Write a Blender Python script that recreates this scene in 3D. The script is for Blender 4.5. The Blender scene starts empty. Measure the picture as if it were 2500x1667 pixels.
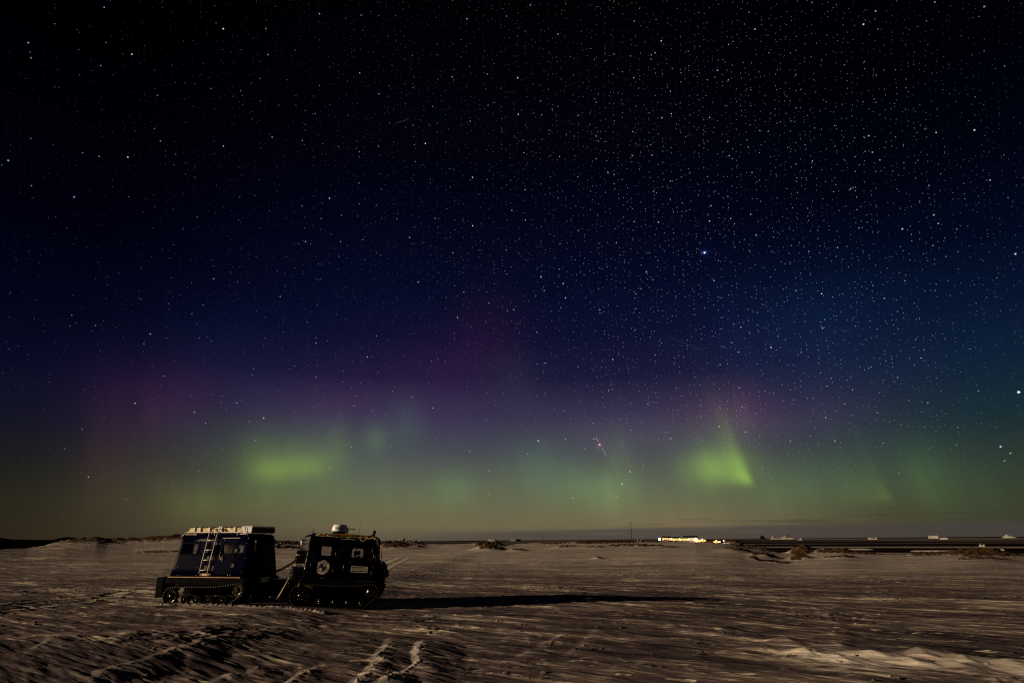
import bpy, bmesh, math, random
import numpy as np
from mathutils import Vector, Matrix, Euler, noise as mnoise
random.seed(7); rng = np.random.RandomState(11)
S = bpy.context.scene
COL = S.collection
R = math.radians
# ------------------------------------------------------------------ camera
EYE = 2.0; PITCH = 18.8; ROLL = 0.43; FPX = 1420.0; PW, PH = 2500.0, 1667.0
cd = bpy.data.cameras.new('camera'); cam = bpy.data.objects.new('camera', cd); COL.objects.link(cam)
cd.sensor_width = 36.0; cd.lens = 36.0 * FPX / PW; cd.clip_start = .1; cd.clip_end = 60000
_p, _r = R(PITCH), R(ROLL)
FW = np.array([0, math.cos(_p), math.sin(_p)]); UP0 = np.array([0, -math.sin(_p), math.cos(_p)]); RT0 = np.array([1., 0, 0])
RT = RT0 * math.cos(_r) - UP0 * math.sin(_r); UPV = UP0 * math.cos(_r) + RT0 * math.sin(_r)
cam.matrix_world = Matrix(((RT[0], UPV[0], -FW[0], 0), (RT[1], UPV[1], -FW[1], 0), (RT[2], UPV[2], -FW[2], EYE), (0, 0, 0, 1)))
S.camera = cam
S.view_settings.view_transform = 'Standard'; S.view_settings.look = 'None'; S.view_settings.exposure = 0; S.view_settings.gamma = 1
S.cycles.use_denoising = False; S.cycles.filter_width = 1.15
S.cycles.max_bounces = 6; S.cycles.transparent_max_bounces = 12
S.cycles.sample_clamp_indirect = .6; S.cycles.sample_clamp_direct = 6.0

def ray(px, py):                      # direction in the world towards a point of the photograph
    d = FW + RT * (px - PW / 2) / FPX - UPV * (py - PH / 2) / FPX
    return d / np.linalg.norm(d)
def azel(px, py):
    d = ray(px, py); return math.degrees(math.atan2(d[0], d[1])), math.degrees(math.asin(d[2]))
def gpt(px, py, z=0.0):               # the point of height z seen at px, py
    d = ray(px, py); t = (z - EYE) / d[2]; return np.array([d[0] * t, d[1] * t])
def at_range(px, py, rr):             # the point at ground range rr
    d = ray(px, py); t = rr / math.hypot(d[0], d[1]); return np.array([d[0] * t, d[1] * t, EYE + d[2] * t])

def lin(c):
    return tuple((x / 12.92 if x <= .04045 else ((x + .055) / 1.055) ** 2.4) for x in (v / 255 for v in c))

# ------------------------------------------------------------------ moonlight
SUN_AZ = -166.0; SUN_EL = 11.0
sv = Vector((math.cos(R(SUN_AZ)) * math.cos(R(SUN_EL)), math.sin(R(SUN_AZ)) * math.cos(R(SUN_EL)), math.sin(R(SUN_EL))))
sl = bpy.data.lights.new('moon_light', 'SUN'); sl.energy = 4.3; sl.angle = R(.5); sl.color = (1, .75, .50)
so = bpy.data.objects.new('moon_light', sl); COL.objects.link(so); so.rotation_euler = sv.to_track_quat('Z', 'Y').to_euler()

# ------------------------------------------------------------------ node helpers
class NT:
    def __init__(s, nt): s.nt = nt; s.l = nt.links
    def n(s, t, **k):
        x = s.nt.nodes.new(t)
        for a, b in k.items(): setattr(x, a, b)
        return x
    def put(s, sock, v):
        if v is None: return
        if isinstance(v, bpy.types.NodeSocket): s.l.new(v, sock)
        else: sock.default_value = v
    def m(s, op, a, b=None, c=None, clamp=False):
        x = s.n('ShaderNodeMath', operation=op, use_clamp=clamp)
        for i, v in enumerate((a, b, c)): s.put(x.inputs[i], v)
        return x.outputs[0]
    def vm(s, op, a, b=None, out=0):
        x = s.n('ShaderNodeVectorMath', operation=op)
        s.put(x.inputs[0], a); s.put(x.inputs[1], b)
        return x.outputs[out]
    def scale(s, a, f):
        x = s.n('ShaderNodeVectorMath', operation='SCALE'); s.put(x.inputs[0], a); s.put(x.inputs['Scale'], f); return x.outputs[0]
    def mix(s, f, a, b, mode='MIX'):
        x = s.n('ShaderNodeMix', data_type='RGBA', blend_type=mode)
        s.put(x.inputs[0], f); s.put(x.inputs[6], a); s.put(x.inputs[7], b); return x.outputs[2]
    def mr(s, v, a, b, c=0., d=1., smooth=True):
        x = s.n('ShaderNodeMapRange', interpolation_type='SMOOTHSTEP' if smooth else 'LINEAR')
        for i, q in enumerate((v, a, b, c, d)): s.put(x.inputs[i], q)
        return x.outputs[0]
    def noise(s, vec, scale, detail=4, rough=.55, dim='3D'):
        x = s.n('ShaderNodeTexNoise', noise_dimensions=dim); s.put(x.inputs['Vector'], vec)
        x.inputs['Scale'].default_value = scale; x.inputs['Detail'].default_value = detail; x.inputs['Roughness'].default_value = rough
        return x.outputs[0]
    def ramp(s, f, stops, interp='EASE'):
        x = s.n('ShaderNodeValToRGB'); cr = x.color_ramp; cr.interpolation = interp
        while len(cr.elements) < len(stops): cr.elements.new(.5)
        for e, (p, c) in zip(cr.elements, stops): e.position = p; e.color = (*c, 1)
        s.put(x.inputs[0], f); return x.outputs[0]
    def comb(s, x, y, z=0.):
        c = s.n('ShaderNodeCombineXYZ'); s.put(c.inputs[0], x); s.put(c.inputs[1], y); s.put(c.inputs[2], z); return c.outputs[0]

# ------------------------------------------------------------------ night sky with aurora and stars
W = bpy.data.worlds.new('World'); S.world = W; W.use_nodes = True
W.node_tree.nodes.clear(); t = NT(W.node_tree)
D = t.vm('NORMALIZE', t.n('ShaderNodeTexCoord').outputs['Generated'])
sx = t.n('ShaderNodeSeparateXYZ'); t.l.new(D, sx.inputs[0]); X, Y, Z = sx.outputs
AZ = t.m('MULTIPLY', t.m('ARCTAN2', X, Y), 180 / math.pi)
EL = t.m('MULTIPLY', t.m('ARCSINE', Z), 180 / math.pi)
EN = t.m('DIVIDE', t.m('MAXIMUM', EL, 0.), 50.)
def sky_ramp(rows): return t.ramp(EN, [(e / 50., lin(c)) for e, c in rows], 'LINEAR')
cC = sky_ramp([(0, (92, 82, 66)), (1.3, (108, 99, 74)), (3, (102, 99, 75)), (5, (91, 95, 79)), (8, (71, 74, 81)), (11.5, (53, 48, 75)),
               (15, (27, 25, 56)), (19, (13, 15, 46)), (24, (5, 10, 36)), (29, (3, 5, 25)), (36, (1, 2, 12)), (48, (1, 1, 4))])
cL = sky_ramp([(0, (44, 37, 24)), (3, (40, 36, 27)), (6, (28, 28, 29)), (9, (18, 19, 33)), (13, (8, 9, 32)), (18, (3, 4, 24)), (24, (1, 1, 13)), (33, (0, 0, 4)), (45, (0, 0, 1))])
cR = sky_ramp([(0, (62, 54, 40)), (3, (54, 58, 42)), (6, (40, 52, 48)), (9, (24, 44, 52)), (13, (14, 32, 54)), (17, (7, 20, 46)), (22, (2, 9, 30)), (28, (1, 3, 15)), (36, (0, 1, 6)), (46, (0, 0, 2))])
sky = t.mix(t.mr(AZ, -42., -10.), cL, cC)
sky = t.mix(t.mr(AZ, 10., 42.), sky, cR)
# slow mottling
az3 = t.comb(t.m('MULTIPLY', AZ, .09), t.m('MULTIPLY', EL, .035), 3.3)
rays = t.noise(az3, 1.6, 3, .5)
fine = t.noise(t.comb(t.m('ADD', AZ, t.m('MULTIPLY', EL, .25)), t.m('MULTIPLY', EL, .09), 1.), .34, 5, .6)
PV = [t.comb(AZ, EL, 0.)]; DV = [D]
def gauss(px, py, wx, wy, rot=0.):
    a, e = azel(px, py); k = math.degrees(1 / FPX)
    mp = t.n('ShaderNodeMapping', vector_type='TEXTURE'); t.l.new(PV[0], mp.inputs[0])
    mp.inputs['Location'].default_value = (a, e, 0); mp.inputs['Rotation'].default_value = (0, 0, R(rot)); mp.inputs['Scale'].default_value = (wx * k, wy * k * .95, 1)
    q = t.vm('DOT_PRODUCT', mp.outputs[0], mp.outputs[0], out=1)
    return t.m('EXPONENT', t.m('MULTIPLY', q, -1.))
def addg(sky, col, amp, *a, tex=None, **k):
    g = gauss(*a, **k)
    if tex is not None: g = t.m('MULTIPLY', g, tex)
    return t.vm('ADD', sky, t.scale(tuple(x * amp for x in lin(col)), g))
def seq(lst, sky):            # makes the following nodes wait for the sum so far (keeps the shader stack small)
    lst[0] = t.vm('ADD', lst[0], t.scale(sky, 1e-12))
rs0 = t.mr(rays, .25, .75, .7, 1.25)
rt = t.m('MULTIPLY', t.mr(rays, .25, .75, .6, 1.3), t.mr(fine, .3, .7, .72, 1.25))
G = (135, 170, 45)
for col, amp, a in [
    (G, .24, (662, 1148, 46, 27)), (G, .19, (752, 1140, 40, 27)), (G, .10, (700, 1120, 105, 45)), (G, .09, (825, 1090, 30, 55)), (G, .06, (620, 1130, 30, 60)), (G, .07, (720, 1105, 170, 80)),
    ((105, 150, 75), .21, (918, 1070, 34, 36)), ((80, 140, 90), .13, (985, 1035, 45, 60)), ((80, 140, 80), .07, (880, 1150, 130, 60)),
    ((120, 140, 40), .10, (500, 1232, 65, 38)), ((100, 140, 60), .08, (640, 1215, 200, 40)), ((90, 140, 70), .07, (950, 1215, 220, 50)),
    ((80, 150, 80), .13, (1115, 1190, 50, 48)), ((70, 140, 90), .16, (1300, 1135, 75, 55)), ((105, 150, 80), .21, (1500, 1198, 55, 50)), ((120, 150, 70), .14, (1508, 1115, 30, 60)), ((80, 150, 90), .12, (1410, 1180, 40, 50)),
    ((80, 140, 90), .11, (1370, 1195, 150, 60)), ((140, 180, 60), .33, (1752, 1140, 62, 36)), ((130, 180, 60), .12, (1722, 1128, 50, 60)), ((120, 150, 70), .10, (1785, 1080, 40, 80)),
    ((80, 140, 80), .09, (1900, 1200, 100, 60)), ((70, 130, 95), .07, (2090, 1150, 130, 70)), ((80, 130, 80), .08, (1700, 1215, 260, 45)),
    ((90, 150, 60), .09, (2260, 1160, 40, 70)), ((90, 140, 70), .06, (2080, 1190, 50, 45)), ((70, 130, 90), .06, (2400, 1180, 110, 80)),
    ((100, 25, 60), .055, (1205, 850, 90, 130)), ((90, 20, 80), .08, (1050, 900, 150, 90)), ((100, 20, 60), .10, (900, 985, 210, 70)),
    ((110, 20, 60), .09, (400, 985, 110, 85)), ((110, 40, 50), .075, (285, 1110, 60, 95)), ((110, 40, 30), .05, (400, 1180, 110, 60)),
    ((130, 60, 80), .12, (1765, 1015, 110, 65)), ((80, 30, 90), .12, (1960, 1020, 170, 60)), ((110, 90, 110), .08, (1540, 1060, 200, 60)), ((50, 35, 100), .08, (700, 1000, 500, 90)),
    ((70, 90, 60), .07, (1250, 935, 70, 70)), ((20, 60, 110), .10, (1960, 800, 200, 130)), ((20, 50, 100), .06, (560, 860, 180, 110)),
    ((150, 110, 90), .10, (1690, 1270, 190, 30)),
]:
    sky = addg(sky, col, amp, *a, tex=rs0 if col is G else rt); seq(PV, sky)
# curtains with a hard right edge
def curtain(sky, px0, py0, px1, py1, width, amp, col):
    a0, e0 = azel(px0, py0); a1, e1 = azel(px1, py1)
    u = t.m('DIVIDE', t.m('SUBTRACT', EL, e1), e0 - e1)                       # 0 at the foot, 1 at the top
    edge = t.m('ADD', t.m('MULTIPLY', t.m('POWER', t.m('MAXIMUM', u, .001), .8), a0 - a1), a1)
    dx = t.m('SUBTRACT', AZ, edge); w = width * .0403
    left = t.m('EXPONENT', t.m('DIVIDE', t.m('MINIMUM', dx, 0.), w))
    right = t.mr(dx, -.45, .6, 1., 0.)
    prof = t.m('MULTIPLY', t.mr(u, -.05, .3), t.m('EXPONENT', t.m('MULTIPLY', t.m('MAXIMUM', t.m('SUBTRACT', u, .2), 0.), -2.2)))
    g = t.m('MULTIPLY', t.m('MULTIPLY', t.m('MULTIPLY', left, right), prof), rs0)
    return t.vm('ADD', sky, t.scale(tuple(x * amp for x in lin(col)), g))
sky = curtain(sky, 1796, 1085, 1840, 1192, 20, .62, (150, 190, 35)); seq(PV, sky)
sky = curtain(sky, 1778, 1060, 1828, 1186, 48, .20, (120, 180, 60)); seq(PV, sky)
sky = curtain(sky, 2135, 1140, 2182, 1235, 26, .19, (120, 170, 60))
# low cloud band and wisps over the horizon
cv = t.comb(t.m('MULTIPLY', AZ, .06), t.m('MULTIPLY', EL, 1.5), 0.)
cn = t.noise(cv, 2.2, 4, .55)
el_off = t.m('SUBTRACT', EL, t.mr(AZ, -30., 30., -.45, .15))
band = t.m('MULTIPLY', t.mr(el_off, .72, 1.05, 1., 0.), t.mr(AZ, -16., 4.))
band = t.m('MULTIPLY', band, t.mr(cn, .3, .55, .55, 1.))
wisp = t.m('MULTIPLY', t.m('MULTIPLY', t.mr(EL, .9, 1.25), t.mr(EL, 1.5, 2.0, 1., 0.)), t.m('MULTIPLY', t.mr(cn, .52, .64), t.mr(AZ, 3., 12.)))
sky = t.mix(t.m('MULTIPLY', band, .72), sky, (*lin((70, 64, 64)), 1))
sky = t.mix(t.m('MULTIPLY', wisp, .38), sky, (*lin((58, 50, 44)), 1))
# stars: stereographic chart around +Y so that they stay round
den = t.m('ADD', Y, 1.02)
U = t.m('DIVIDE', X, den); V = t.m('DIVIDE', Z, den)
chart = t.comb(U, V, 0.)
fade = t.mr(EL, .5, 11., .1, 1., False)
a_, e_ = azel(1900, 600)
mw = t.m('ADD', gauss(1950, 650, 420, 520, rot=-12), t.m('MULTIPLY', gauss(1500, 500, 600, 600), .45))
side = t.m('MULTIPLY', t.mr(AZ, -48., -14., .4, 1.), t.mr(AZ, 30., 50., 1., .5))
def stars(scale, rad, amp, power, off, weight=None, hue=.35):
    v = t.n('ShaderNodeTexVoronoi', voronoi_dimensions='2D'); v.inputs['Scale'].default_value = scale
    t.l.new(t.vm('ADD', chart, (off, off * .37, 0)), v.inputs['Vector'])
    sep = t.n('ShaderNodeSeparateColor'); t.l.new(v.outputs['Color'], sep.inputs[0])
    b = t.m('POWER', sep.outputs[0], power)
    p = t.m('SUBTRACT', 1., t.m('DIVIDE', v.outputs['Distance'], rad * scale), clamp=True)
    p = t.m('MULTIPLY', t.m('POWER', p, 1.3), t.m('MULTIPLY', b, amp))
    if weight is not None: p = t.m('MULTIPLY', p, weight)
    tint = t.ramp(sep.outputs[1], [(0, (1, .78, .55)), (.08, (1, .95, .88)), (.55, (.95, .97, 1)), (.9, (.75, .83, 1)), (1, (.5, .5, 1))], 'LINEAR')
    return t.scale(tint, t.m('MULTIPLY', p, t.m('MULTIPLY', side, fade)))
for a in [(62, .00044, 1.9, 7.0, 3.1, t.mr(mw, 0., 1., .7, 1.2)), (140, .00038, .95, 6., 9.7, t.mr(mw, 0., 1., .5, 1.3)), (260, .00034, .7, 4.5, 5.3, t.mr(mw, 0., .9, .2, 1.4)), (24, .00058, 2.2, 4.6, 1.7, None)]:
    sky = t.vm('ADD', sky, stars(*a))
BL, WH, OR, PK, VI, YE = (.6, .72, 1), (1, 1, 1), (1, .62, .3), (1, .7, .8), (.6, .45, 1), (1, .85, .5)
for px, py, rad, amp, c in [
    (1720, 617, 3.4, 3.0, BL), (1464, 1085, 3.2, 1.2, PK), (1457, 1070, 2.0, 1.1, BL), (1460, 1075, 2, 1.0, BL), (1450, 1071, 1.8, .9, WH), (1472, 1097, 1.8, .9, WH), (1476, 1104, 1.8, .9, WH), (1478, 1109, 1.6, .7, WH),
    (1314, 1076, 2.8, 1.2, PK), (1638, 1070, 2, .9, WH), (1448, 1033, 1.8, .6, WH), (1538, 1151, 2.1, 1.1, WH), (1519, 1181, 2.3, 1.1, WH), (1508, 1213, 1.8, .8, YE),
    (2487, 957, 3.6, 1.8, (1, .9, 1)), (2443, 1090, 2.6, 1.5, BL), (2467, 1106, 2, .9, YE), (2452, 1125, 1.9, .8, OR),
    (1616, 288, 2.4, 1.2, VI), (1578, 664, 2.6, 1.2, VI), (1311, 811, 2.3, .9, VI), (1254, 756, 2.1, .8, PK), (1486, 953, 2.3, .9, VI), (1846, 574, 2.2, 1, BL),
    (1321, 676, 2.3, 1.1, WH), (1375, 692, 2.2, 1, WH), (1565, 705, 2, .7, OR), (1809, 799, 2.1, .8, YE), (1758, 890, 2.2, .8, BL), (545, 71, 2.3, 1.2, WH), (322, 133, 2.2, .9, WH), (69, 105, 2, .6, WH), (76, 142, 2, .6, OR),
    (20, 392, 2.2, .9, BL), (312, 384, 2.2, 1, WH), (2379, 318, 2.4, 1.1, WH), (2130, 372, 2.2, .8, YE), (2203, 559, 2.4, 1.1, WH), (2479, 620, 2.5, 1.1, WH), (2417, 440, 2.2, .8, BL), (2280, 525, 2.3, .9, YE),
    (2121, 332, 2.2, .9, YE), (330, 984, 2.1, .8, VI), (475, 1006, 2.1, .8, OR), (578, 983, 2.2, .8, VI), (216, 1164, 2, .8, OR), (806, 1141, 1.9, .6, OR), (1117, 775, 2.2, 1, PK), (181, 481, 2.3, 1.0, VI), (367, 815, 2, .7, WH),
    (2077, 461, 2.1, .7, BL), (2074, 464, 1.8, .5, BL), (2083, 458, 1.8, .6, BL), (2403, 17, 2.3, .9, VI), (1295, 13, 2.2, .8, VI), (1843, 72, 2.2, .8, WH), (1000, 580, 2.1, .8, WH), (2108, 60, 2.4, 1.1, WH), (1752, 172, 2.1, .9, BL), (746, 590, 2.2, .9, VI),
]:
    d = ray(px, py); dist = t.vm('DISTANCE', DV[0], tuple(d), out=1)
    p = t.m('SUBTRACT', 1., t.m('DIVIDE', dist, rad * .8 / FPX), clamp=True)
    sky = t.vm('ADD', sky, t.scale(tuple(x * amp for x in c), t.m('POWER', p, 1.2))); seq(DV, sky)
d = ray(1720, 617); dist = t.vm('DISTANCE', D, tuple(d), out=1)
sky = t.vm('ADD', sky, t.scale((.01, .03, .20), t.m('EXPONENT', t.m('MULTIPLY', dist, -420.))))
d = ray(1464, 1086); dist = t.vm('DISTANCE', D, tuple(d), out=1)
sky = t.vm('ADD', sky, t.scale((.14, .05, .10), t.m('EXPONENT', t.m('MULTIPLY', dist, -330.))))
# satellite streaks
def streak(sky, p0, p1, amp):
    A = np.array(ray(*p0)); B = np.array(ray(*p1)); n = np.cross(A, B); n /= np.linalg.norm(n); m_ = A + B; m_ /= np.linalg.norm(m_)
    hl = np.linalg.norm(A - B) / 2
    dn = t.m('ABSOLUTE', t.vm('DOT_PRODUCT', D, tuple(n), out=1)); dm = t.vm('DISTANCE', D, tuple(m_), out=1)
    g = t.m('MULTIPLY', t.mr(dn, .0, 1.2 / FPX, 1., 0.), t.mr(dm, hl * .5, hl, 1., 0.))
    return t.vm('ADD', sky, t.scale((amp, amp, amp), g))
sky = streak(sky, (960, 303), (1003, 290), .03); sky = streak(sky, (1620, 816), (1732, 862), .02)
bg = t.n('ShaderNodeBackground'); t.l.new(sky, bg.inputs[0]); bg.inputs[1].default_value = 1.0
wo = t.n('ShaderNodeOutputWorld'); t.l.new(bg.outputs[0], wo.inputs[0])

# ------------------------------------------------------------------ materials
def mat(name, base=(.5, .5, .5), rough=.5, metal=0., spec=.5, emit=None, es=0., build=None, coat=0.):
    m = bpy.data.materials.new(name); m.use_nodes = True; b = m.node_tree.nodes['Principled BSDF']
    b.inputs['Base Color'].default_value = (*base, 1); b.inputs['Roughness'].default_value = rough; b.inputs['Metallic'].default_value = metal
    b.inputs['Specular IOR Level'].default_value = spec; b.inputs['Coat Weight'].default_value = coat
    if emit: b.inputs['Emission Color'].default_value = (*emit, 1); b.inputs['Emission Strength'].default_value = es
    if build: build(NT(m.node_tree), b)
    return m
def worn(scale=6, lo=.6, hi=1.25, bump=.0, bs=30, rvar=.15):
    def f(t, b):
        tc = t.n('ShaderNodeTexCoord').outputs['Object']; base = tuple(b.inputs['Base Color'].default_value)
        n = t.noise(tc, scale, 6, .65)
        t.l.new(t.mix(1., base, t.comb(*[t.mr(n, .3, .7, lo, hi)] * 3), 'MULTIPLY'), b.inputs['Base Color'])
        r0 = b.inputs['Roughness'].default_value
        t.l.new(t.mr(t.noise(tc, scale * 3, 4), .3, .7, max(.05, r0 - rvar), min(1, r0 + rvar)), b.inputs['Roughness'])
        if bump:
            bp = t.n('ShaderNodeBump'); bp.inputs['Strength'].default_value = bump; bp.inputs['Distance'].default_value = .02
            t.l.new(t.noise(tc, bs, 4), bp.inputs['Height']); t.l.new(bp.outputs[0], b.inputs['Normal'])
    return f
M = {
 'blue_paint': mat('blue_paint', (.001, .0013, .012), .32, build=worn(3, .8, 1.15, rvar=.02), spec=.012),
 'dark_paint': mat('dark_paint', (.0015, .0018, .004), .10, build=worn(3, .8, 1.2, rvar=.03), spec=.12),
 'rubber': mat('rubber', (.003, .003, .003), .85, spec=.03, build=worn(8, .5, 1.5, .3)),
 'seal': mat('seal_rubber', (.002, .002, .002), .8, spec=.03),
 'black_steel': mat('black_steel', (.004, .004, .004), .35, 0, spec=.12, build=worn(9, .6, 1.4)),
 'alloy': mat('alloy', (.72, .66, .54), .45, 0., build=worn(14, .7, 1.1)),
 'stud': mat('stud_steel', (.14, .12, .10), .5, spec=.2),
 'chrome': mat('chrome', (.75, .72, .66), .16, 1.),
 'wheel_steel': mat('wheel_steel', (.13, .105, .08), .2, 1., build=worn(10, .4, 1.2)),
 'white_paint': mat('white_paint', (.8, .8, .78), .45, build=worn(5, .9, 1.05)),
 'grey_vent': mat('grey_vent', (.09, .075, .075), .6, spec=.1),
 'ochre': mat('ochre_paint_and_highlight', (.34, .22, .05), .4, build=worn(8, .7, 1.2)),
 'cane': mat('cane', (.30, .14, .03), .5, build=worn(12, .5, 1.3)),
 'yellow_rope': mat('yellow_rope', (.55, .42, .12), .7, build=worn(40, .5, 1.2, .5, 90)),
 'red_strap': mat('red_strap', (.16, .02, .01), .7),
 'red_lens': mat('red_lens', (.5, .0, .01), .25),
 'interior': mat('interior_trim', (.02, .018, .016), .8),
 'cream': mat('cream_panel', (.45, .36, .12), .6),
 'decal_cream': mat('decal_cream', (.72, .65, .50), .6, build=worn(20, .85, 1.05)),
 'decal_dark': mat('decal_dark', (.004, .005, .02), .5),
 'rope_black': mat('rope_black', (.01, .01, .01), .8),
}
def glass():
    m = bpy.data.materials.new('cab_glass'); m.use_nodes = True; m.node_tree.nodes.clear(); t = NT(m.node_tree)
    a = t.n('ShaderNodeBsdfTransparent'); a.inputs[0].default_value = (.93, .93, .93, 1)
    g = t.n('ShaderNodeBsdfGlossy'); g.inputs[0].default_value = (.8, .8, .8, 1); g.inputs['Roughness'].default_value = .05
    x = t.n('ShaderNodeMixShader'); x.inputs[0].default_value = .05; t.l.new(a.outputs[0], x.inputs[1]); t.l.new(g.outputs[0], x.inputs[2])
    o = t.n('ShaderNodeOutputMaterial'); t.l.new(x.outputs[0], o.inputs[0]); return m
M['glass'] = glass()
def cargo_mat(t, b):
    tc = t.n('ShaderNodeTexCoord').outputs['Object']
    v = t.n('ShaderNodeTexVoronoi', feature='DISTANCE_TO_EDGE'); t.l.new(t.vm('ADD', tc, t.scale(t.vm('MULTIPLY', (1., 1., 1.), t.n('ShaderNodeTexCoord').outputs['Object']), .3)), v.inputs['Vector']); v.inputs['Scale'].default_value = 12.
    n = t.noise(tc, 9, 5, .7)
    f = t.m('MULTIPLY', t.mr(v.outputs['Distance'], .0, .05), t.mr(n, .38, .46))
    t.l.new(t.mix(f, (.05, .035, .02, 1), (.9, .78, .46, 1)), b.inputs['Base Color'])
M['cargo'] = mat('netted_canvas', (.7, .6, .4), .8, build=cargo_mat)

# ------------------------------------------------------------------ object helpers
class MB:
    def __init__(s): s.v = []; s.f = []
    def add(s, vs, fs):
        o = len(s.v); s.v += [tuple(map(float, v)) for v in vs]; s.f += [tuple(i + o for i in f) for f in fs]; return s
    def box(s, a, b, rot=None, c=None):
        x0, y0, z0 = a; x1, y1, z1 = b
        vs = [(x0, y0, z0), (x1, y0, z0), (x1, y1, z0), (x0, y1, z0), (x0, y0, z1), (x1, y0, z1), (x1, y1, z1), (x0, y1, z1)]
        if rot is not None:
            c = Vector(c) if c is not None else Vector(((x0 + x1) / 2, (y0 + y1) / 2, (z0 + z1) / 2)); e = Euler(rot).to_matrix()
            vs = [tuple(e @ (Vector(v) - c) + c) for v in vs]
        return s.add(vs, [(0, 3, 2, 1), (4, 5, 6, 7), (0, 1, 5, 4), (1, 2, 6, 5), (2, 3, 7, 6), (3, 0, 4, 7)])
    def tube(s, pts, r, n=8, r2=None):
        pts = [Vector(p) for p in pts]; m = len(pts); vs = []; fs = []
        for i, p in enumerate(pts):
            d = (pts[min(i + 1, m - 1)] - pts[max(i - 1, 0)]).normalized()
            a = d.cross(Vector((0, 0, 1)) if abs(d.z) < .9 else Vector((1, 0, 0))).normalized(); b = d.cross(a)
            rr = r if r2 is None else r + (r2 - r) * i / (m - 1)
            for k in range(n):
                w = 2 * math.pi * k / n; vs.append(p + a * math.cos(w) * rr + b * math.sin(w) * rr)
        for i in range(m - 1):
            for k in range(n): fs.append((i * n + k, i * n + (k + 1) % n, (i + 1) * n + (k + 1) % n, (i + 1) * n + k))
        fs.append(tuple(range(n - 1, -1, -1))); fs.append(tuple((m - 1) * n + k for k in range(n)))
        return s.add(vs, fs)
    def lathe(s, c, prof, axis='y', n=28):       # prof: (radius, along)
        c = Vector(c); vs = []; fs = []; m = len(prof)
        for r, h in prof:
            for k in range(n):
                w = 2 * math.pi * k / n; q = (r * math.cos(w), r * math.sin(w))
                vs.append(c + (Vector((q[0], h, q[1])) if axis == 'y' else Vector((q[0], q[1], h)) if axis == 'z' else Vector((h, q[0], q[1]))))
        for i in range(m - 1):
            for k in range(n): fs.append((i * n + k, (i + 1) * n + k, (i + 1) * n + (k + 1) % n, i * n + (k + 1) % n))
        return s.add(vs, fs)
    def build(s, name, m, parent=None, smooth=False, bevel=0., loc=None, rot=None):
        me = bpy.data.meshes.new(name); me.from_pydata(s.v, [], s.f); me.materials.append(m); me.validate()
        bm = bmesh.new(); bm.from_mesh(me); bmesh.ops.recalc_face_normals(bm, faces=bm.faces)
        bm.to_mesh(me); bm.free()
        if smooth:
            me.polygons.foreach_set('use_smooth', [True] * len(me.polygons))
        o = bpy.data.objects.new(name, me); COL.objects.link(o); o.parent = parent
        if loc is not None: o.location = loc
        if rot is not None: o.rotation_euler = rot
        if bevel:
            md = o.modifiers.new('bevel', 'BEVEL'); md.width = bevel; md.segments = 2; md.limit_method = 'ANGLE'; md.angle_limit = R(40)
        return o
def tag(o, label=None, cat=None, group=None, kind=None):
    for k, v in (('label', label), ('category', cat), ('group', group), ('kind', kind)):
        if v: o[k] = v
    return o
def empty(name, loc, rot=(0, 0, 0)):
    o = bpy.data.objects.new(name, None); COL.objects.link(o); o.location = loc; o.rotation_euler = rot; o.empty_display_size = .3; return o

# ------------------------------------------------------------------ noise in numpy
_perm = rng.permutation(4096).astype(np.int32); _perm = np.concatenate([_perm, _perm])
_ga = rng.rand(4096) * 2 * np.pi; _gx = np.cos(_ga).astype(np.float32); _gy = np.sin(_ga).astype(np.float32)
def perlin(x, y):
    xi = np.floor(x).astype(np.int64); yi = np.floor(y).astype(np.int64); xf = (x - xi).astype(np.float32); yf = (y - yi).astype(np.float32)
    u = xf * xf * xf * (xf * (xf * 6 - 15) + 10); v = yf * yf * yf * (yf * (yf * 6 - 15) + 10)
    def g(ix, iy, dx, dy):
        h = _perm[(_perm[ix & 4095] + iy) & 4095]; return _gx[h] * dx + _gy[h] * dy
    a = g(xi, yi, xf, yf); b = g(xi + 1, yi, xf - 1, yf); c = g(xi, yi + 1, xf, yf - 1); d = g(xi + 1, yi + 1, xf - 1, yf - 1)
    return (a + (b - a) * u + (c - a) * v + (a - b - c + d) * u * v) * 1.41
def fbm(x, y, o=4, g=.5):
    s = 0; a = 1; t_ = 0
    for i in range(o): s = s + a * perlin(x * 2 ** i + 17.3 * i, y * 2 ** i - 9.1 * i); t_ += a; a *= g
    return s / t_
def sst(x, a, b): q = np.clip((x - a) / (b - a), 0, 1); return q * q * (3 - 2 * q)

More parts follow.
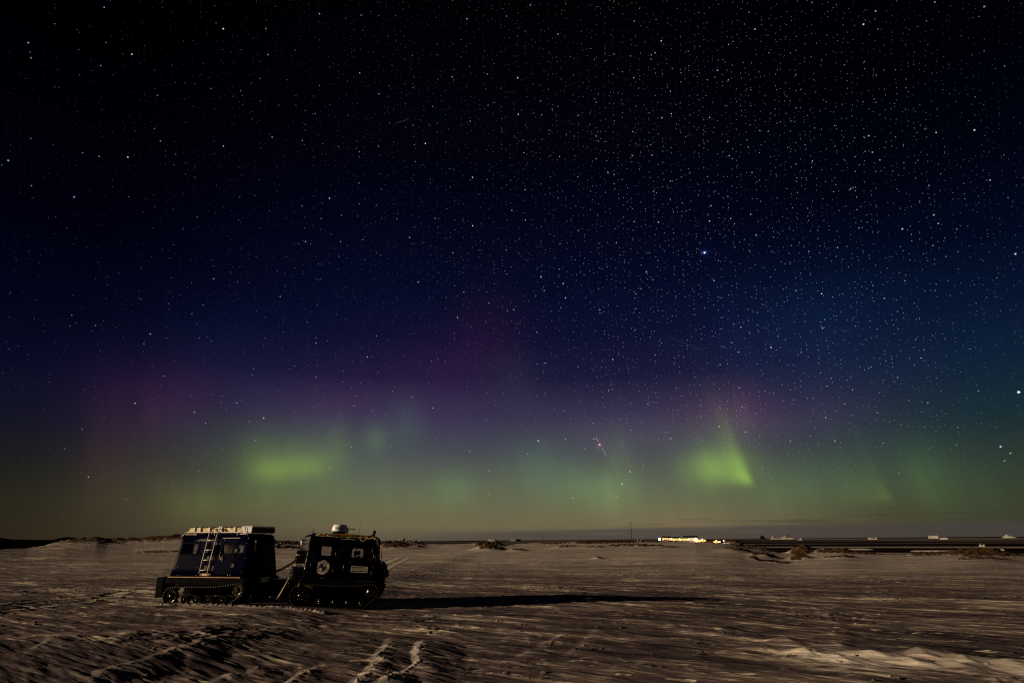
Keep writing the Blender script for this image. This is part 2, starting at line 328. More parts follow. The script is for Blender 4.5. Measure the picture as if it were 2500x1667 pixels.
# ------------------------------------------------------------------ terrain
SEA = -20.0
SKY = [  # skyline: photo x, photo y of the land edge, range in metres
 (-200, 1345, 110), (0, 1341, 110), (70, 1337, 118), (105, 1332, 122), (130, 1325, 130), (165, 1319, 135), (190, 1315, 140), (240, 1311, 145), (265, 1314, 145), (330, 1312, 150), (380, 1309, 150), (420, 1306, 152),
 (450, 1303, 155), (500, 1301, 160), (560, 1306, 165), (620, 1315, 180), (690, 1320, 200), (760, 1322, 210), (900, 1321, 215), (960, 1322, 220), (1010, 1321, 225), (1045, 1326, 230), (1080, 1328, 235), (1150, 1327, 240),
 (1165, 1325, 245), (1190, 1322, 250), (1210, 1323, 250), (1235, 1330, 250), (1260, 1329, 260), (1300, 1325, 290), (1360, 1324, 300), (1440, 1323, 320), (1500, 1322, 340), (1545, 1321, 380), (1590, 1320, 420), (1625, 1317, 450),
 (1645, 1319, 450), (1662, 1317, 450), (1690, 1320, 450), (1718, 1321, 440), (1735, 1320, 430), (1765, 1321, 420), (1785, 1318, 410), (1798, 1320, 400), (1815, 1329, 380), (1840, 1332, 350), (1870, 1336, 320), (1900, 1348, 300),
 (1915, 1350, 290), (1935, 1340, 270), (1950, 1332, 262), (1968, 1331, 260), (1985, 1339, 258), (2010, 1341, 256), (2040, 1340, 254), (2060, 1338, 252), (2080, 1344, 250), (2120, 1348, 245), (2145, 1353, 240), (2210, 1354, 235),
 (2235, 1350, 235), (2270, 1349, 235), (2320, 1344, 230), (2350, 1340, 228), (2385, 1339, 226), (2425, 1339, 225), (2445, 1346, 222), (2475, 1352, 220), (2500, 1355, 220), (2700, 1358, 220)]
_sa = []; _sz = []; _sr = []
for px, py, rr in SKY:
    p = at_range(px, py, rr); _sa.append(math.degrees(math.atan2(p[0], p[1]))); _sz.append(p[2]); _sr.append(rr)
_ba = np.arange(-60, 60, .25); _bz0 = np.interp(_ba, _sa, _sz)
_bz = np.array([np.min(_bz0[max(0, i - 7):i + 8]) for i in range(len(_ba))]); _bz = np.convolve(np.pad(_bz, 8, 'edge'), np.ones(17) / 17, 'valid')
_sw = [.3 if a < -18 else .09 for a in _sa]
ROCKS = [  # rocky patches: photo x, photo y on the plain (gives azimuth), range in m, half width (deg azimuth), depth m, strength
 (235, 148, 3.2, 30, 1.), (330, 150, 3.4, 26, 1.), (430, 150, 3.6, 24, 1.), (520, 158, 3.5, 28, 1.), (690, 185, 2.2, 40, .9), (960, 205, 1.7, 60, 1.), (1010, 215, 1.4, 50, .7), (390, 96, 2.2, 6, .7),
 (1195, 225, 1.6, 55, 1.), (1240, 190, 1.3, 16, .7), (1350, 270, 1.7, 40, .75), (1450, 300, 2.2, 90, .9), (1520, 330, 1.8, 100, 1.), (1590, 380, 1.4, 120, 1.), (1650, 430, 1.4, 110, 1.), (1760, 400, 2.2, 60, 1.1), (1830, 330, 1.6, 60, 1.), (1880, 290, 1.3, 40, .9),
 (1200, 121, 1.25, 8, 1.25), (1225, 118, .8, 5, 1.), (1265, 116, .8, 4, .9), (1385, 150, 1.3, 16, .85), (1455, 138, 1.4, 12, .85), (1515, 153, 1.6, 18, 1.), (1585, 150, 1.5, 15, 1.), (1635, 138, 1.1, 9, .85), (1800, 122, 1.4, 11, .95), (1862, 104, 1.2, 7, 1.), (965, 150, 1.5, 20, 1.), (1010, 155, 1.2, 14, .8), (690, 132, 1.8, 13, 1.), (1950, 105, .7, 8, 1.), (2050, 104, 1.5, 7, .85), (2390, 96, 2.0, 7, .9), (1835, 84, .5, 6, .8), (1895, 82, 1.1, 9, .8), (1955, 240, 1.0, 60, 1.2), (1940, 100, .7, 14, .8), (2050, 235, 2.0, 50, 1.), (2110, 230, 1.4, 40, .9), (2170, 228, 1.4, 6, .6), (2270, 215, 1.8, 34, .9), (2390, 205, 2.4, 60, 1.1), (2480, 200, 1.8, 40, 1.), (2450, 62, .8, 2.2, .5),
 (1457, 72, .55, 1.3, .75), (1525, 62, .7, .8, .5), (1560, 58, .5, .7, .45)]
MOUNDS = [  # photo x, range, half width (deg), depth, height
 (1200, 122, 1.15, 8, .95), (1170, 124, .9, 7, .4), (1262, 116, .9, 5, .35), (1390, 150, 1.6, 20, .45), (1455, 138, 1.4, 14, .35), (1520, 155, 1.8, 20, .55), (1585, 150, 1.6, 16, .5), (1640, 138, 1.2, 10, .25),
 (1800, 122, 1.5, 12, .7), (1862, 104, 1.2, 8, .55), (965, 150, 1.5, 20, .5), (1010, 155, 1.2, 18, .35), (690, 132, 1.8, 14, .4), (1835, 84, .45, 3, .35), (1950, 105, .8, 9, .6), (1457, 72, .5, 2, .22), (2050, 104, 1.6, 8, .3), (2390, 96, 2.0, 8, .45)]
def path_pts(pp, z=0.): return [gpt(x, y, z) for x, y in pp]
def seg_field(x, y, pts):
    """distance to a polyline, signed side and running length"""
    best = np.full(x.shape, 1e9, np.float32); sgn = np.zeros(x.shape, np.float32); run = np.zeros(x.shape, np.float32); L = 0
    for a, b in zip(pts[:-1], pts[1:]):
        d = b - a; l = math.hypot(*d); u = np.clip(((x - a[0]) * d[0] + (y - a[1]) * d[1]) / (l * l), 0, 1)
        dx = x - a[0] - u * d[0]; dy = y - a[1] - u * d[1]; q = np.hypot(dx, dy); c = dx * d[1] - dy * d[0]; k = q < best
        best[k] = q[k]; sgn[k] = np.sign(c[k]); run[k] = (L + u * l)[k]; L += l
    return best, sgn, run, L
RIDGES = [([(200, 1700), (255, 1667), (372, 1632), (415, 1617), (531, 1577), (611, 1569)], .045, 1), ([(500, 1672), (560, 1654), (610, 1648), (660, 1625)], .08, 1), ([(690, 1680), (744, 1638), (818, 1611)], .08, 1),
          ([(850, 1690), (919, 1622), (951, 1563), (967, 1548)], .075, 1), ([(900, 1675), (960, 1650), (1010, 1622), (1034, 1552)], .10, 1), ([(1250, 1600), (1310, 1572), (1390, 1530)], .025, 1), ([(1390, 1590), (1425, 1560), (1470, 1520)], .025, 1),
          ([(60, 1640), (130, 1600), (190, 1575)], .035, 1), ([(0, 1575), (90, 1560), (170, 1556)], .03, 1)]
RIDGE_P = [(path_pts(p, -.05), h_, s) for p, h_, s in RIDGES]
TRACKS = [(path_pts([(-200, 1492), (0, 1478), (110, 1468), (250, 1461), (340, 1465), (400, 1474)]), .75, .06), (path_pts([(-200, 1510), (0, 1493), (140, 1478), (260, 1466)]), .3, .05),
          (path_pts([(150, 1440), (270, 1436), (330, 1438), (400, 1445)]), .7, .05), (path_pts([(255, 1461), (290, 1448), (350, 1440), (410, 1436)]), .3, .05),
          (path_pts([(900, 1400), (940, 1382), (985, 1362), (1008, 1350), (1060, 1344), (1180, 1335)], -.1), .9, .03)]
BERM = path_pts([(385, 1478), (470, 1479), (560, 1481), (640, 1484), (740, 1488), (800, 1490)])
def terrain(x, y):
    r = np.hypot(x, y); az = np.degrees(np.arctan2(x, y))
    zs = np.interp(az, _sa, _sz); rs = np.interp(az, _sa, _sr)
    r0 = 34.0
    q = np.clip((r - r0) / np.maximum(rs - r0, 1), 0, 1)
    zb = np.interp(az, _ba, _bz); H = zb * q ** np.where(zb > 0, 2.2, 1.05)
    H = H + (zs - zb) * np.exp(-((r - rs) / (rs * np.interp(az, _sa, _sw))) ** 2)
    fall = np.clip((r - rs) / (rs * .22), 0, 1); H = H * (1 - fall) + (SEA - 3) * fall
    H = H + (SEA - 3 - H) * 0
    near = 1 - sst(r, 60, 120); seaw = 1 - fall
    # the ground drops a little below the front car and on to the right
    H = H - near * .17 * sst(x, -7.6, -4.2) - near * .25 * sst(x, 3., 14.) * (1 - sst(r, 22, 40))
    # broad undulation, steep toward the moon and long lee slopes to the right
    wd = R(-32); ca, sa = math.cos(wd), math.sin(wd)
    p = x * ca + y * sa; c = -x * sa + y * ca                 # along the wind, across it
    keep = np.ones_like(x)
    vx, vy = -7.6, 21.3                                         # flatter where the vehicle stands
    keep = 1 - .85 * np.exp(-(((x - vx) / 5.2) ** 4 + ((y - vy) / 1.9) ** 4))
    amp = near * keep
    # sawtooth drifts
    wob = fbm(x * .35, y * .35, 3) * 1.0
    H = H - amp * (1 - sst(r, 15, 18.5)) * .030 * (np.clip(x, -14, -1) + 1)
    for wl, a, ph in ((2.9, .030, .0), (1.25, .020, .4), (.55, .009, .2)):
        qq = (x / wl + wob * (1.2 / wl ** .3) + .25 * y / wl + ph + fbm(c * .9 / wl, p * .22 / wl, 2) * .8)
        fr = qq - np.floor(qq); st = .22
        saw = np.where(fr < st, fr / st, (1 - fr) / (1 - st)); saw = saw * saw * (3 - 2 * saw)
        msk = sst(fbm(x * .5 / wl + 9 * wl, y * .5 / wl, 2), -.25, .35)
        H = H + amp * a * saw * msk * (.35 + .65 * (1 - sst(r, 16, 40)))
    # wind-carved streaks
    s1 = fbm(p * .35, c * 2.3, 4, .55); s2 = fbm(p * 1.1 + 5, c * 6.5, 3, .55)
    H = H + amp * (.058 * np.abs(s1) + .015 * s2 + .020 * np.maximum(fbm(p * .8 + 31, c * 4.2, 3, .5), 0)) * (1 - .4 * sst(r, 20, 50))
    chunk = sst(fbm(x * .22 + 3, y * .22, 3), .10, .42) * (1 - sst(r, 40, 90))
    H = H + amp * .05 * sst(fbm(x * 3.1 + 40, y * 3.4, 2), .30, .60) * sst(fbm(x * 9, y * 9, 2, .6), -.1, .4) * sst(fbm(x * .5, y * .5 + 60, 2), -.1, .3)
    H = H + amp * chunk * .07 * np.maximum(fbm(x * 2.6, y * 2.6, 3, .6), 0) * 1.2
    H = H + (1 - near) * seaw * (.10 * fbm(x * .12, y * .5, 4) + .35 * fbm(x * .025, y * .04, 3)) * sst(r, 60, 160)
    tr = np.zeros_like(x); lit_mask = np.zeros_like(x)
    m = (r < 40)
    if m.any():
        xm, ym = x[m], y[m]; add = np.zeros_like(xm); crest = np.zeros_like(xm); rough = fbm(xm * 9, ym * 9, 3, .7); rough2 = fbm(xm * 4, ym * 4, 3, .6)
        wx = xm + .16 * fbm(xm * 1.3, ym * 1.3, 3, .6); wy = ym + .16 * fbm(xm * 1.3 + 7, ym * 1.3, 3, .6)
        for pts, h_, s in RIDGE_P:
            d, sg, run, L = seg_field(wx, wy, pts); ends = np.clip(run / .5, 0, 1) * np.clip((L - run) / .9, 0, 1)
            lee = sg > 0; pf = np.where(lee, np.clip(1 - d / .95, 0, 1) ** 1.15, np.clip(1 - d / .17, 0, 1) ** .8); rg_ = np.where(lee, np.exp(-d / .12), 1.)
            add = np.maximum(add, h_ * ends * pf * (1 + (.55 * rough2 + .3 * rough) * rg_) * (.8 + .4 * fbm(run * 1.1, run * 0 + h_ * 50, 2)))
            crest = np.maximum(crest, ends * np.exp(-(d / .15) ** 2) * sst(rough + .5, 0, .6) * min(.8, h_ * 8))  # crumbled crests whitened; their lit edge goes into the snow colour
        d, sg, run, L = seg_field(xm, ym, BERM); add += .07 * np.exp(-(d / .13) ** 2) * (1 + 1.2 * rough) * (run > 0) * (run < L)
        crest = np.maximum(crest, .8 * np.exp(-(d / .13) ** 2) * sst(rough + .3, 0, .6) * (run > 0) * (run < L))
        # the bright drift low on the right: a row of steep faces turned to the moon, brightened in colour too
        bx = xm; by = ym
        env = np.exp(-((by - (12.0 - .10 * (bx - 8))) / (1.0)) ** 4) * sst(bx, 4.6, 6.2) * (1 - sst(bx, 14, 16))
        ph = np.zeros_like(bx)
        for px_, py_, w1, w2, hh in ((1915, 1566, .55, .75, .10), (2040, 1572, .6, .8, .09), (1850, 1580, .5, .7, .06), (2250, 1585, .7, .9, .11), (2130, 1594, .6, .8, .09), (2350, 1596, .7, .8, .09), (2450, 1600, .6, .8, .08), (1960, 1592, .6, .8, .07), (2050, 1604, .6, .8, .07), (2210, 1606, .7, .9, .08), (2330, 1612, .7, .9, .08), (1800, 1592, .5, .6, .05), (2480, 1615, .7, .9, .08)):
            q0 = gpt(px_, py_, -.15); ddx = bx - q0[0] + .25 * (by - q0[1]) + .25 * fbm(bx * 1.3, by * 1.3, 2); ddy = by - q0[1]
            ph = np.maximum(ph, 1.35 * hh * np.clip(1 - np.where(ddx < 0, -ddx / (w1 * .8), ddx / (w2 * 1.25)), 0, 1) * np.clip(1 - np.abs(ddy) / .5, 0, 1) ** .8)
        strk = fbm(bx * .6 + by * .5, by * 4.5, 4, .55)
        add = add * (1 - env) + env * (.012 * strk) + ph; lit_mask[m] = np.clip(env * sst(strk + ph * 10, -.22, .22) + .55 * crest, 0, 1)  # moonlit look of the drift painted into the snow colour mask
        H[m] = H[m] * 1.0 + add
        H[m] -= env * near[m] * .0
    m = (r < 75)
    if m.any():
        xm, ym = x[m], y[m]; rough = fbm(xm * 7, ym * 7, 3, .7); a2 = np.zeros_like(xm); t2 = np.zeros_like(xm)
        for i, (pts, w, dep) in enumerate(TRACKS):
            d, sg, run, L = seg_field(xm, ym, pts)
            for o in ((-.6, .6) if w > .5 else (0,)):
                k = np.exp(-((d * sg - o) / (.34)) ** 4); a2 += -dep * .5 * k + k * .055 * rough + dep * np.exp(-((np.abs(d * sg - o) - .45) / .12) ** 2); t2 = np.maximum(t2, k)
        H[m] += a2 * .5; tr[m] = t2
    for px, rr, da, dr, hh in MOUNDS:
        H = H + hh * np.exp(-((az - azel(px, 1330)[0]) / da) ** 2 - ((r - rr) / dr) ** 2)
    # rocks
    rock = np.zeros_like(x)
    m = (r > 50)
    if m.any():
        xm, ym, rm, am = x[m], y[m], r[m], az[m]; k = np.zeros_like(xm)
        for px, rr, da, dr, s in ROCKS:
            a0 = azel(px, 1330)[0]; k = np.maximum(k, s * np.exp(-((am - a0) / da) ** 4 - ((rm - rr) / dr) ** 2))
        nz = fbm(xm * .11, ym * .07, 3); k = k * sst(k + .55 * nz, .30, .62)
        rg = fbm(xm * .55, ym * .55, 4, .62)
        rock[m] = k; H[m] += seaw[m] * k * ((.9 * np.maximum(rg, -.1) + .25 * nz) * np.clip(rm / 160, .35, 1.6))
    lit_mask = np.maximum(lit_mask, .68 * sst(r, 24, 70) * sst(az, -46, -20) * (1 - .5 * sst(az, 25, 44)) * (.75 + .5 * fbm(x * .05, y * .12, 3)))  # lit tone of the far plain painted as whiter snow, fading leftward
    return H, rock, tr, lit_mask

naz = 1250
azs = np.concatenate([np.arange(-180, -52, 2.), np.linspace(-52, -46, 14), np.linspace(-46, 46, naz)[1:-1], np.linspace(46, 52, 14), np.arange(54, 181, 2.)])
rs_ = np.concatenate([[.4, 1, 2, 3.2, 4.4, 5.6, 6.6, 7.4], np.exp(np.linspace(math.log(8.), math.log(70.), 860)), np.exp(np.linspace(math.log(70.), math.log(620.), 360))[1:]])
A_, RR_ = np.meshgrid(np.radians(azs), rs_); gx = (np.sin(A_) * RR_).ravel(); gy = (np.cos(A_) * RR_).ravel()
gz, rock, trk, lit_and_crumbled = terrain(gx.astype(np.float64), gy.astype(np.float64))
nr, na = A_.shape
idx = np.arange(nr * na).reshape(nr, na)
quads = np.stack([idx[:-1, :-1], idx[:-1, 1:], idx[1:, 1:], idx[1:, :-1]], -1).reshape(-1, 4)[:, ::-1]
me = bpy.data.meshes.new('snow_ground'); me.vertices.add(nr * na); me.vertices.foreach_set('co', np.stack([gx, gy, gz], -1).astype(np.float32).ravel())
me.loops.add(quads.size); me.loops.foreach_set('vertex_index', quads.ravel().astype(np.int32)); me.polygons.add(len(quads))
me.polygons.foreach_set('loop_start', np.arange(0, quads.size, 4, dtype=np.int32))
me.polygons.foreach_set('use_smooth', np.ones(len(quads), bool))
at = me.attributes.new('rock', 'FLOAT', 'POINT'); at.data.foreach_set('value', rock.astype(np.float32))
at = me.attributes.new('rut', 'FLOAT', 'POINT'); at.data.foreach_set('value', trk.astype(np.float32))
at = me.attributes.new('lit_and_crumbled', 'FLOAT', 'POINT'); at.data.foreach_set('value', lit_and_crumbled.astype(np.float32))
me.update(calc_edges=True)
ground = bpy.data.objects.new('snow_ground', me); COL.objects.link(ground); tag(ground, kind='structure')
def snow(t, b):
    P = t.n('ShaderNodeTexCoord').outputs['Object']
    ra = t.n('ShaderNodeAttribute', attribute_name='rock').outputs['Fac']; ru = t.n('ShaderNodeAttribute', attribute_name='rut').outputs['Fac']
    mp = t.n('ShaderNodeMapping', vector_type='TEXTURE'); t.l.new(P, mp.inputs[0]); mp.inputs['Rotation'].default_value = (0, 0, R(-30)); mp.inputs['Scale'].default_value = (8, 1, 1)
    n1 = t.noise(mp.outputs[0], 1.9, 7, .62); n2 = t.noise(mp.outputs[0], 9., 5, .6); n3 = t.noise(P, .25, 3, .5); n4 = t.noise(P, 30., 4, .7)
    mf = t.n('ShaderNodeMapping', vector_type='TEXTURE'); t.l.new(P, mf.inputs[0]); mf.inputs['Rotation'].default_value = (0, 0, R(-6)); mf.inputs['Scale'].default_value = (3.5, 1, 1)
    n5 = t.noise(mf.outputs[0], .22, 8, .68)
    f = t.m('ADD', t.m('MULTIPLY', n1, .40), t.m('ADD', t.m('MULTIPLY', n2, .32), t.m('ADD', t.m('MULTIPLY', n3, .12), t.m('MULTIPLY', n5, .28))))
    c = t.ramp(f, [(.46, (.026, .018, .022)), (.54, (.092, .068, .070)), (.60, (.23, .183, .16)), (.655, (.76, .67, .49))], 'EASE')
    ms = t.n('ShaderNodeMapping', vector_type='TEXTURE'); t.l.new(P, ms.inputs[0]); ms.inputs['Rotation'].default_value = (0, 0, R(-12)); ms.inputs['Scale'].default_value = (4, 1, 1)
    glint_fleck = t.m('MULTIPLY', t.mr(t.noise(ms.outputs[0], 4.5, 4, .65), .595, .645), t.mr(t.noise(ms.outputs[0], .16, 4, .6), .45, .60))
    c = t.mix(t.m('MULTIPLY', glint_fleck, .9), c, (.82, .73, .54, 1))  # glints on small upturned faces painted as pale flecks
    c = t.mix(t.m('MULTIPLY', ru, t.mr(n4, .38, .58, .15, .8)), c, (.62, .57, .42, 1))
    c = t.mix(t.m('MULTIPLY', t.n('ShaderNodeAttribute', attribute_name='lit_and_crumbled').outputs['Fac'], t.mr(t.noise(ms.outputs[0], 1.1, 6, .7), .36, .60, .42, 1.08)), c, (.84, .76, .65, 1))  # painted light: whiter snow on lit ground, plus crumbled crests
    rn = t.noise(P, .75, 9, .75); rk = t.mr(t.m('ADD', ra, t.m('MULTIPLY', t.m('SUBTRACT', rn, .5), 2.6)), .50, .58)
    rc = t.ramp(t.noise(P, 1.3, 6, .7), [(.3, (.012, .006, .004)), (.5, (.06, .032, .011)), (.7, (.19, .12, .04))])
    c = t.mix(rk, c, rc); t.l.new(c, b.inputs['Base Color'])
    b.inputs['Roughness'].default_value = .75
    bp = t.n('ShaderNodeBump'); bp.inputs['Strength'].default_value = .8; bp.inputs['Distance'].default_value = .05
    h = t.m('ADD', t.m('MULTIPLY', n1, .8), t.m('ADD', t.m('MULTIPLY', n2, .35), t.m('MULTIPLY', n4, .10)))
    t.l.new(t.m('ADD', h, t.m('MULTIPLY', t.m('MULTIPLY', ru, n4), .5)), bp.inputs['Height']); t.l.new(bp.outputs[0], b.inputs['Normal'])
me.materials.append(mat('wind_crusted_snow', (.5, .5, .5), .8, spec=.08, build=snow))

# sea with bands of new ice and open water
sea = MB()
ring = [(math.cos(k * math.pi / 48), math.sin(k * math.pi / 48)) for k in range(96)]
sea.add([(30000 * a, 30000 * b, SEA) for a, b in ring] , [tuple(range(96))])
def seam(t, b):
    P = t.n('ShaderNodeTexCoord').outputs['Object']
    sp = t.n('ShaderNodeSeparateXYZ'); t.l.new(P, sp.inputs[0])
    # ice leads lie in long arcs: log range keeps them legible far out
    rr = t.m('LOGARITHM', t.m('MAXIMUM', t.vm('LENGTH', P, out=1), 10.), 2.718)
    v = t.comb(t.m('MULTIPLY', sp.outputs[0], .00022), t.m('MULTIPLY', rr, 4.2), 0.)
    n = t.noise(v, 1.7, 4, .55)
    c = t.ramp(n, [(.40, (.004, .003, .003)), (.47, (.022, .016, .018)), (.53, (.07, .056, .058)), (.57, (.30, .26, .22))], 'EASE')
    t.l.new(c, b.inputs['Base Color']); b.inputs['Roughness'].default_value = .45
o = sea.build('sea', mat('sea_ice', (.1, .1, .1), 1., spec=.0, build=seam)); tag(o, kind='structure')

# dark hills beyond the left edge
def hills():
    vs = []; fs = []; prof = [(-400, 1312), (-120, 1310), (-40, 1310), (0, 1311), (25, 1315), (60, 1316), (130, 1317), (148, 1312), (165, 1310), (180, 1311), (195, 1315), (240, 1318), (330, 1326), (430, 1330)]
    xs = np.linspace(-400, 430, 120); ys = np.interp(xs, *zip(*prof))
    for i, (px, py) in enumerate(zip(xs, ys)):
        for j, (rr, f) in enumerate(((420, 0), (470, .35), (540, .75), (620, 1.), (720, .55), (860, 0))):
            p = at_range(px, py, 620); d = Vector((p[0], p[1], 0)).normalized() * rr
            z = -12 + (p[2] + 12) * f + (mnoise.fractal(Vector((d.x * .03, d.y * .03, 1)), 1, 2, 5) * 2.2 if 0 < f else 0) * (0.25 if f == 1 else 1)
            vs.append((d.x, d.y, z))
    for i in range(119):
        for j in range(5): fs.append((i * 6 + j, (i + 1) * 6 + j, (i + 1) * 6 + j + 1, i * 6 + j + 1))
    mb = MB().add(vs, fs)
    def hm(t, b):
        P = t.n('ShaderNodeTexCoord').outputs['Object']; sp = t.vm('MULTIPLY', P, (1., 1., 6.))
        t.l.new(t.mix(t.mr(t.noise(sp, .03, 6, .6), .63, .70), (.004, .003, .003, 1), (.10, .09, .07, 1)), b.inputs['Base Color'])
    o = mb.build('hills', mat('dark_rock', (.02, .015, .01), 1., spec=0., build=hm), smooth=True); tag(o, kind='structure')
hills()

# ------------------------------------------------------------------ icebergs and floes
ICE = mat('berg_ice', (.34, .32, .28), .6, build=worn(.02, .75, 1.1))
def berg(name, px0, px1, top, base, label, shape='rough', group='icebergs on the sea', dark=False, cat='iceberg'):
    a = gpt((px0 + px1) / 2, base, SEA); rr = min(math.hypot(*a) if a[1] > 0 else 1e9, 9000.)
    p0 = at_range(px0, base, rr); p1 = at_range(px1, base, rr); pt = at_range((px0 + px1) / 2, top, rr); w = math.hypot(*(p1 - p0)[:2]); h_ = pt[2] - SEA
    n = 22; m_ = 7; vs = []; fs = []; sd = random.random() * 99; dp = w * .45
    for i in range(n + 1):
        u = i / n
        for j in range(m_ + 1):
            v = j / m_ - .5
            if shape == 'tabular': e = min(1, min(u, 1 - u) * 14) * min(1, (.5 - abs(v)) * 9); hh = h_ * e * (.93 + .1 * mnoise.noise(Vector((u * 5, v * 3, sd))))
            elif shape == 'peak': e = max(0, 1 - abs(u - .35) / (.35 if u < .35 else .65)) ** .9; hh = h_ * e * (1 - (2 * v) ** 2) * (1 + .2 * mnoise.noise(Vector((u * 6, v * 4, sd))))
            elif shape == 'slab': e = min(1, min(u, 1 - u) * 9) * min(1, (.5 - abs(v)) * 9); hh = h_ * e
            else:
                e = min(1, min(u, 1 - u) * 7) ** .6 * (1 - (2 * v) ** 4); hh = h_ * e * (.62 + .7 * mnoise.fractal(Vector((u * 4, v * 3, sd)), .8, 2.1, 4))
            vs.append((-w / 2 + w * u, v * dp, max(hh, 0) - (.5 if e <= 0 or abs(v) > .49 else 0)))
    for i in range(n):
        for j in range(m_): fs.append((i * (m_ + 1) + j, (i + 1) * (m_ + 1) + j, (i + 1) * (m_ + 1) + j + 1, i * (m_ + 1) + j + 1))
    mb = MB().add(vs, fs); c = (p0 + p1) / 2; ang = math.atan2(p1[1] - p0[1], p1[0] - p0[0])
    o = mb.build(name, M['black_steel'] if dark else ICE, smooth=(shape == 'rough'), loc=(c[0], c[1], SEA), rot=(0, 0, ang))
    tag(o, label, cat, group); return o
BG = [(972, 1001, 1314, 1320.5, 'lumpy pale iceberg just right of the front cab, tallest at its left end', 'rough'),
      (1003, 1031, 1316, 1320, 'low pale iceberg with a flat tail, second one right of the cab', 'rough'),
      (1190, 1214, 1315, 1319.5, 'low broken iceberg behind the rocky mound in mid picture', 'rough'),
      (1246, 1259, 1314, 1318, 'small bright block shaped iceberg right of the rocky mound', 'tabular'),
      (1259, 1272, 1315, 1318, 'dark flat iceberg touching the right end of the bright block one', 'tabular'),
      (1880, 1944, 1307, 1311.5, 'long low white iceberg beside the dark pointed one', 'rough'),
      (1947, 1960, 1313, 1318, 'tiny white iceberg below the right end of the long low one', 'rough'),
      (2118, 2144, 1311, 1316.5, 'white iceberg with a small hump, on its own right of the station', 'rough'),
      (2265, 2292, 1306.5, 1309, 'thin flat topped iceberg on the far horizon at right', 'tabular'),
      (2294, 2316, 1312, 1316.5, 'narrow white iceberg just below the flat topped one', 'slab'),
      (2443, 2484, 1304, 1308, 'wedge shaped iceberg at the far right horizon, steep at its left', 'peak'),
      (2389, 2407, 1327, 1334, 'small bright iceberg nearest the rocky shore at right', 'rough')]
for a, b, c, d, l, s in BG: berg('iceberg', a, b, c, d, l, s, dark=(a == 1259))
berg('iceberg', 1853, 1872, 1305, 1311.5, 'dark pointed iceberg with a single peak on the horizon', 'peak', dark=True)
berg('ice_floe', 1978, 2137, 1338.5, 1341.5, 'long thin white ice floe behind the rocky spit', 'slab', 'bright ice floes off the shore', cat='ice floe')
berg('ice_floe', 2219, 2352, 1343, 1346, 'thin white ice floe by the right hand rocky mound, below the small iceberg', 'slab', 'bright ice floes off the shore', cat='ice floe')
berg('ice_floe', 2428, 2454, 1340, 1343.5, 'short white ice floe beyond the mound at far right', 'slab', 'bright ice floes off the shore', cat='ice floe')
def ground_z(x, y): return float(terrain(np.array([float(x)]), np.array([float(y)]))[0][0])

# ------------------------------------------------------------------ far masts and the lit station
def mast(px, ytop, ybase, rr, rad, m, label, name='radio_mast', cat='mast', group=None):
    b_ = at_range(px, ybase, rr); tp = at_range(px, ytop, rr); gz0 = ground_z(b_[0], b_[1]); o = empty(name, (b_[0], b_[1], gz0)); h_ = tp[2] - gz0
    MB().tube([(0, 0, 0), (0, 0, h_)], rad, 6, rad * .6).build('pole', m, o)
    if h_ > 8: 
        g = MB()
        for k in range(3):
            a = k * 2.094; g.tube([(0, 0, h_ * .75), (math.cos(a) * h_ * .25, math.sin(a) * h_ * .25, -.2)], .012, 4)
        g.build('guy_wire', m, o)
    tag(o, label, cat, group)
mast(1543, 1273, 1322, 360, .17, M['black_steel'], 'tall dark radio mast standing left of the lit station')
mast(1327, 1302, 1326, 285, .05, M['black_steel'], 'short thin dark mast left of the tall one, on the snowy skyline')
mast(1557, 1316, 1323, 370, .12, M['white_paint'], 'white marker pole close right of the tall dark mast', 'marker_pole', 'pole')
mast(1565, 1316, 1323, 372, .12, M['white_paint'], 'second white marker pole right of the tall mast, nearer the station', 'marker_pole', 'pole')
WIN = mat('lit_window', (.8, .6, .3), .5, emit=(1, .60, .22), es=.7)
LAMPM = {'w': mat('lamp_white', (1, 1, 1), .5, emit=(.95, .97, 1), es=120), 'o': mat('lamp_orange', (1, .8, .5), .5, emit=(1, .70, .36), es=70)}
def building(px, ybase, rr, w, d, h_, mname, label, roof='gable', ang=0., nwin=4):
    p = at_range(px, ybase, rr); z = ground_z(p[0], p[1]); z = max(z - .3, min(p[2], z + 1.5)); o = empty('station_building', (p[0], p[1], z), (0, 0, ang - math.atan2(p[0], p[1])))
    MB().box((-w / 2, -d / 2, -1.5), (w / 2, d / 2, h_)).build('wall', mname, o)
    rf = MB()
    if roof == 'gable': rf.add([(-w / 2 - .2, -d / 2 - .2, h_), (w / 2 + .2, -d / 2 - .2, h_), (w / 2 + .2, d / 2 + .2, h_), (-w / 2 - .2, d / 2 + .2, h_), (-w / 2 - .2, 0, h_ + d * .22), (w / 2 + .2, 0, h_ + d * .22)], [(0, 1, 5, 4), (2, 3, 4, 5), (0, 4, 3), (1, 2, 5), (0, 3, 2, 1)])
    else: rf.box((-w / 2 - .15, -d / 2 - .15, h_ + .003), (w / 2 + .15, d / 2 + .15, h_ + .25))
    rf.build('roof', M['black_steel'], o)
    for k in range(nwin):
        x = -w / 2 + w * (k + .5) / nwin; MB().box((x - w / nwin * .3, -d / 2 - .04, h_ * .38), (x + w / nwin * .3, -d / 2 + .02, h_ * .78)).build('window', WIN, o)
    tag(o, label, 'building', 'station buildings under the lamps')
wallo = mat('station_orange', (.65, .32, .08), .6); wallg = mat('station_green', (.3, .4, .2), .6); wally = mat('station_yellow', (.8, .6, .2), .6); wallw = mat('station_white', (.75, .72, .66), .6)
building(1628, 1328, 415, 5.5, 4, 1.9, wallo, 'leftmost station hut, right beside the white floodlight')
building(1650, 1329, 405, 6, 4, 1.8, wally, 'small gabled station hut, second from the white floodlight')
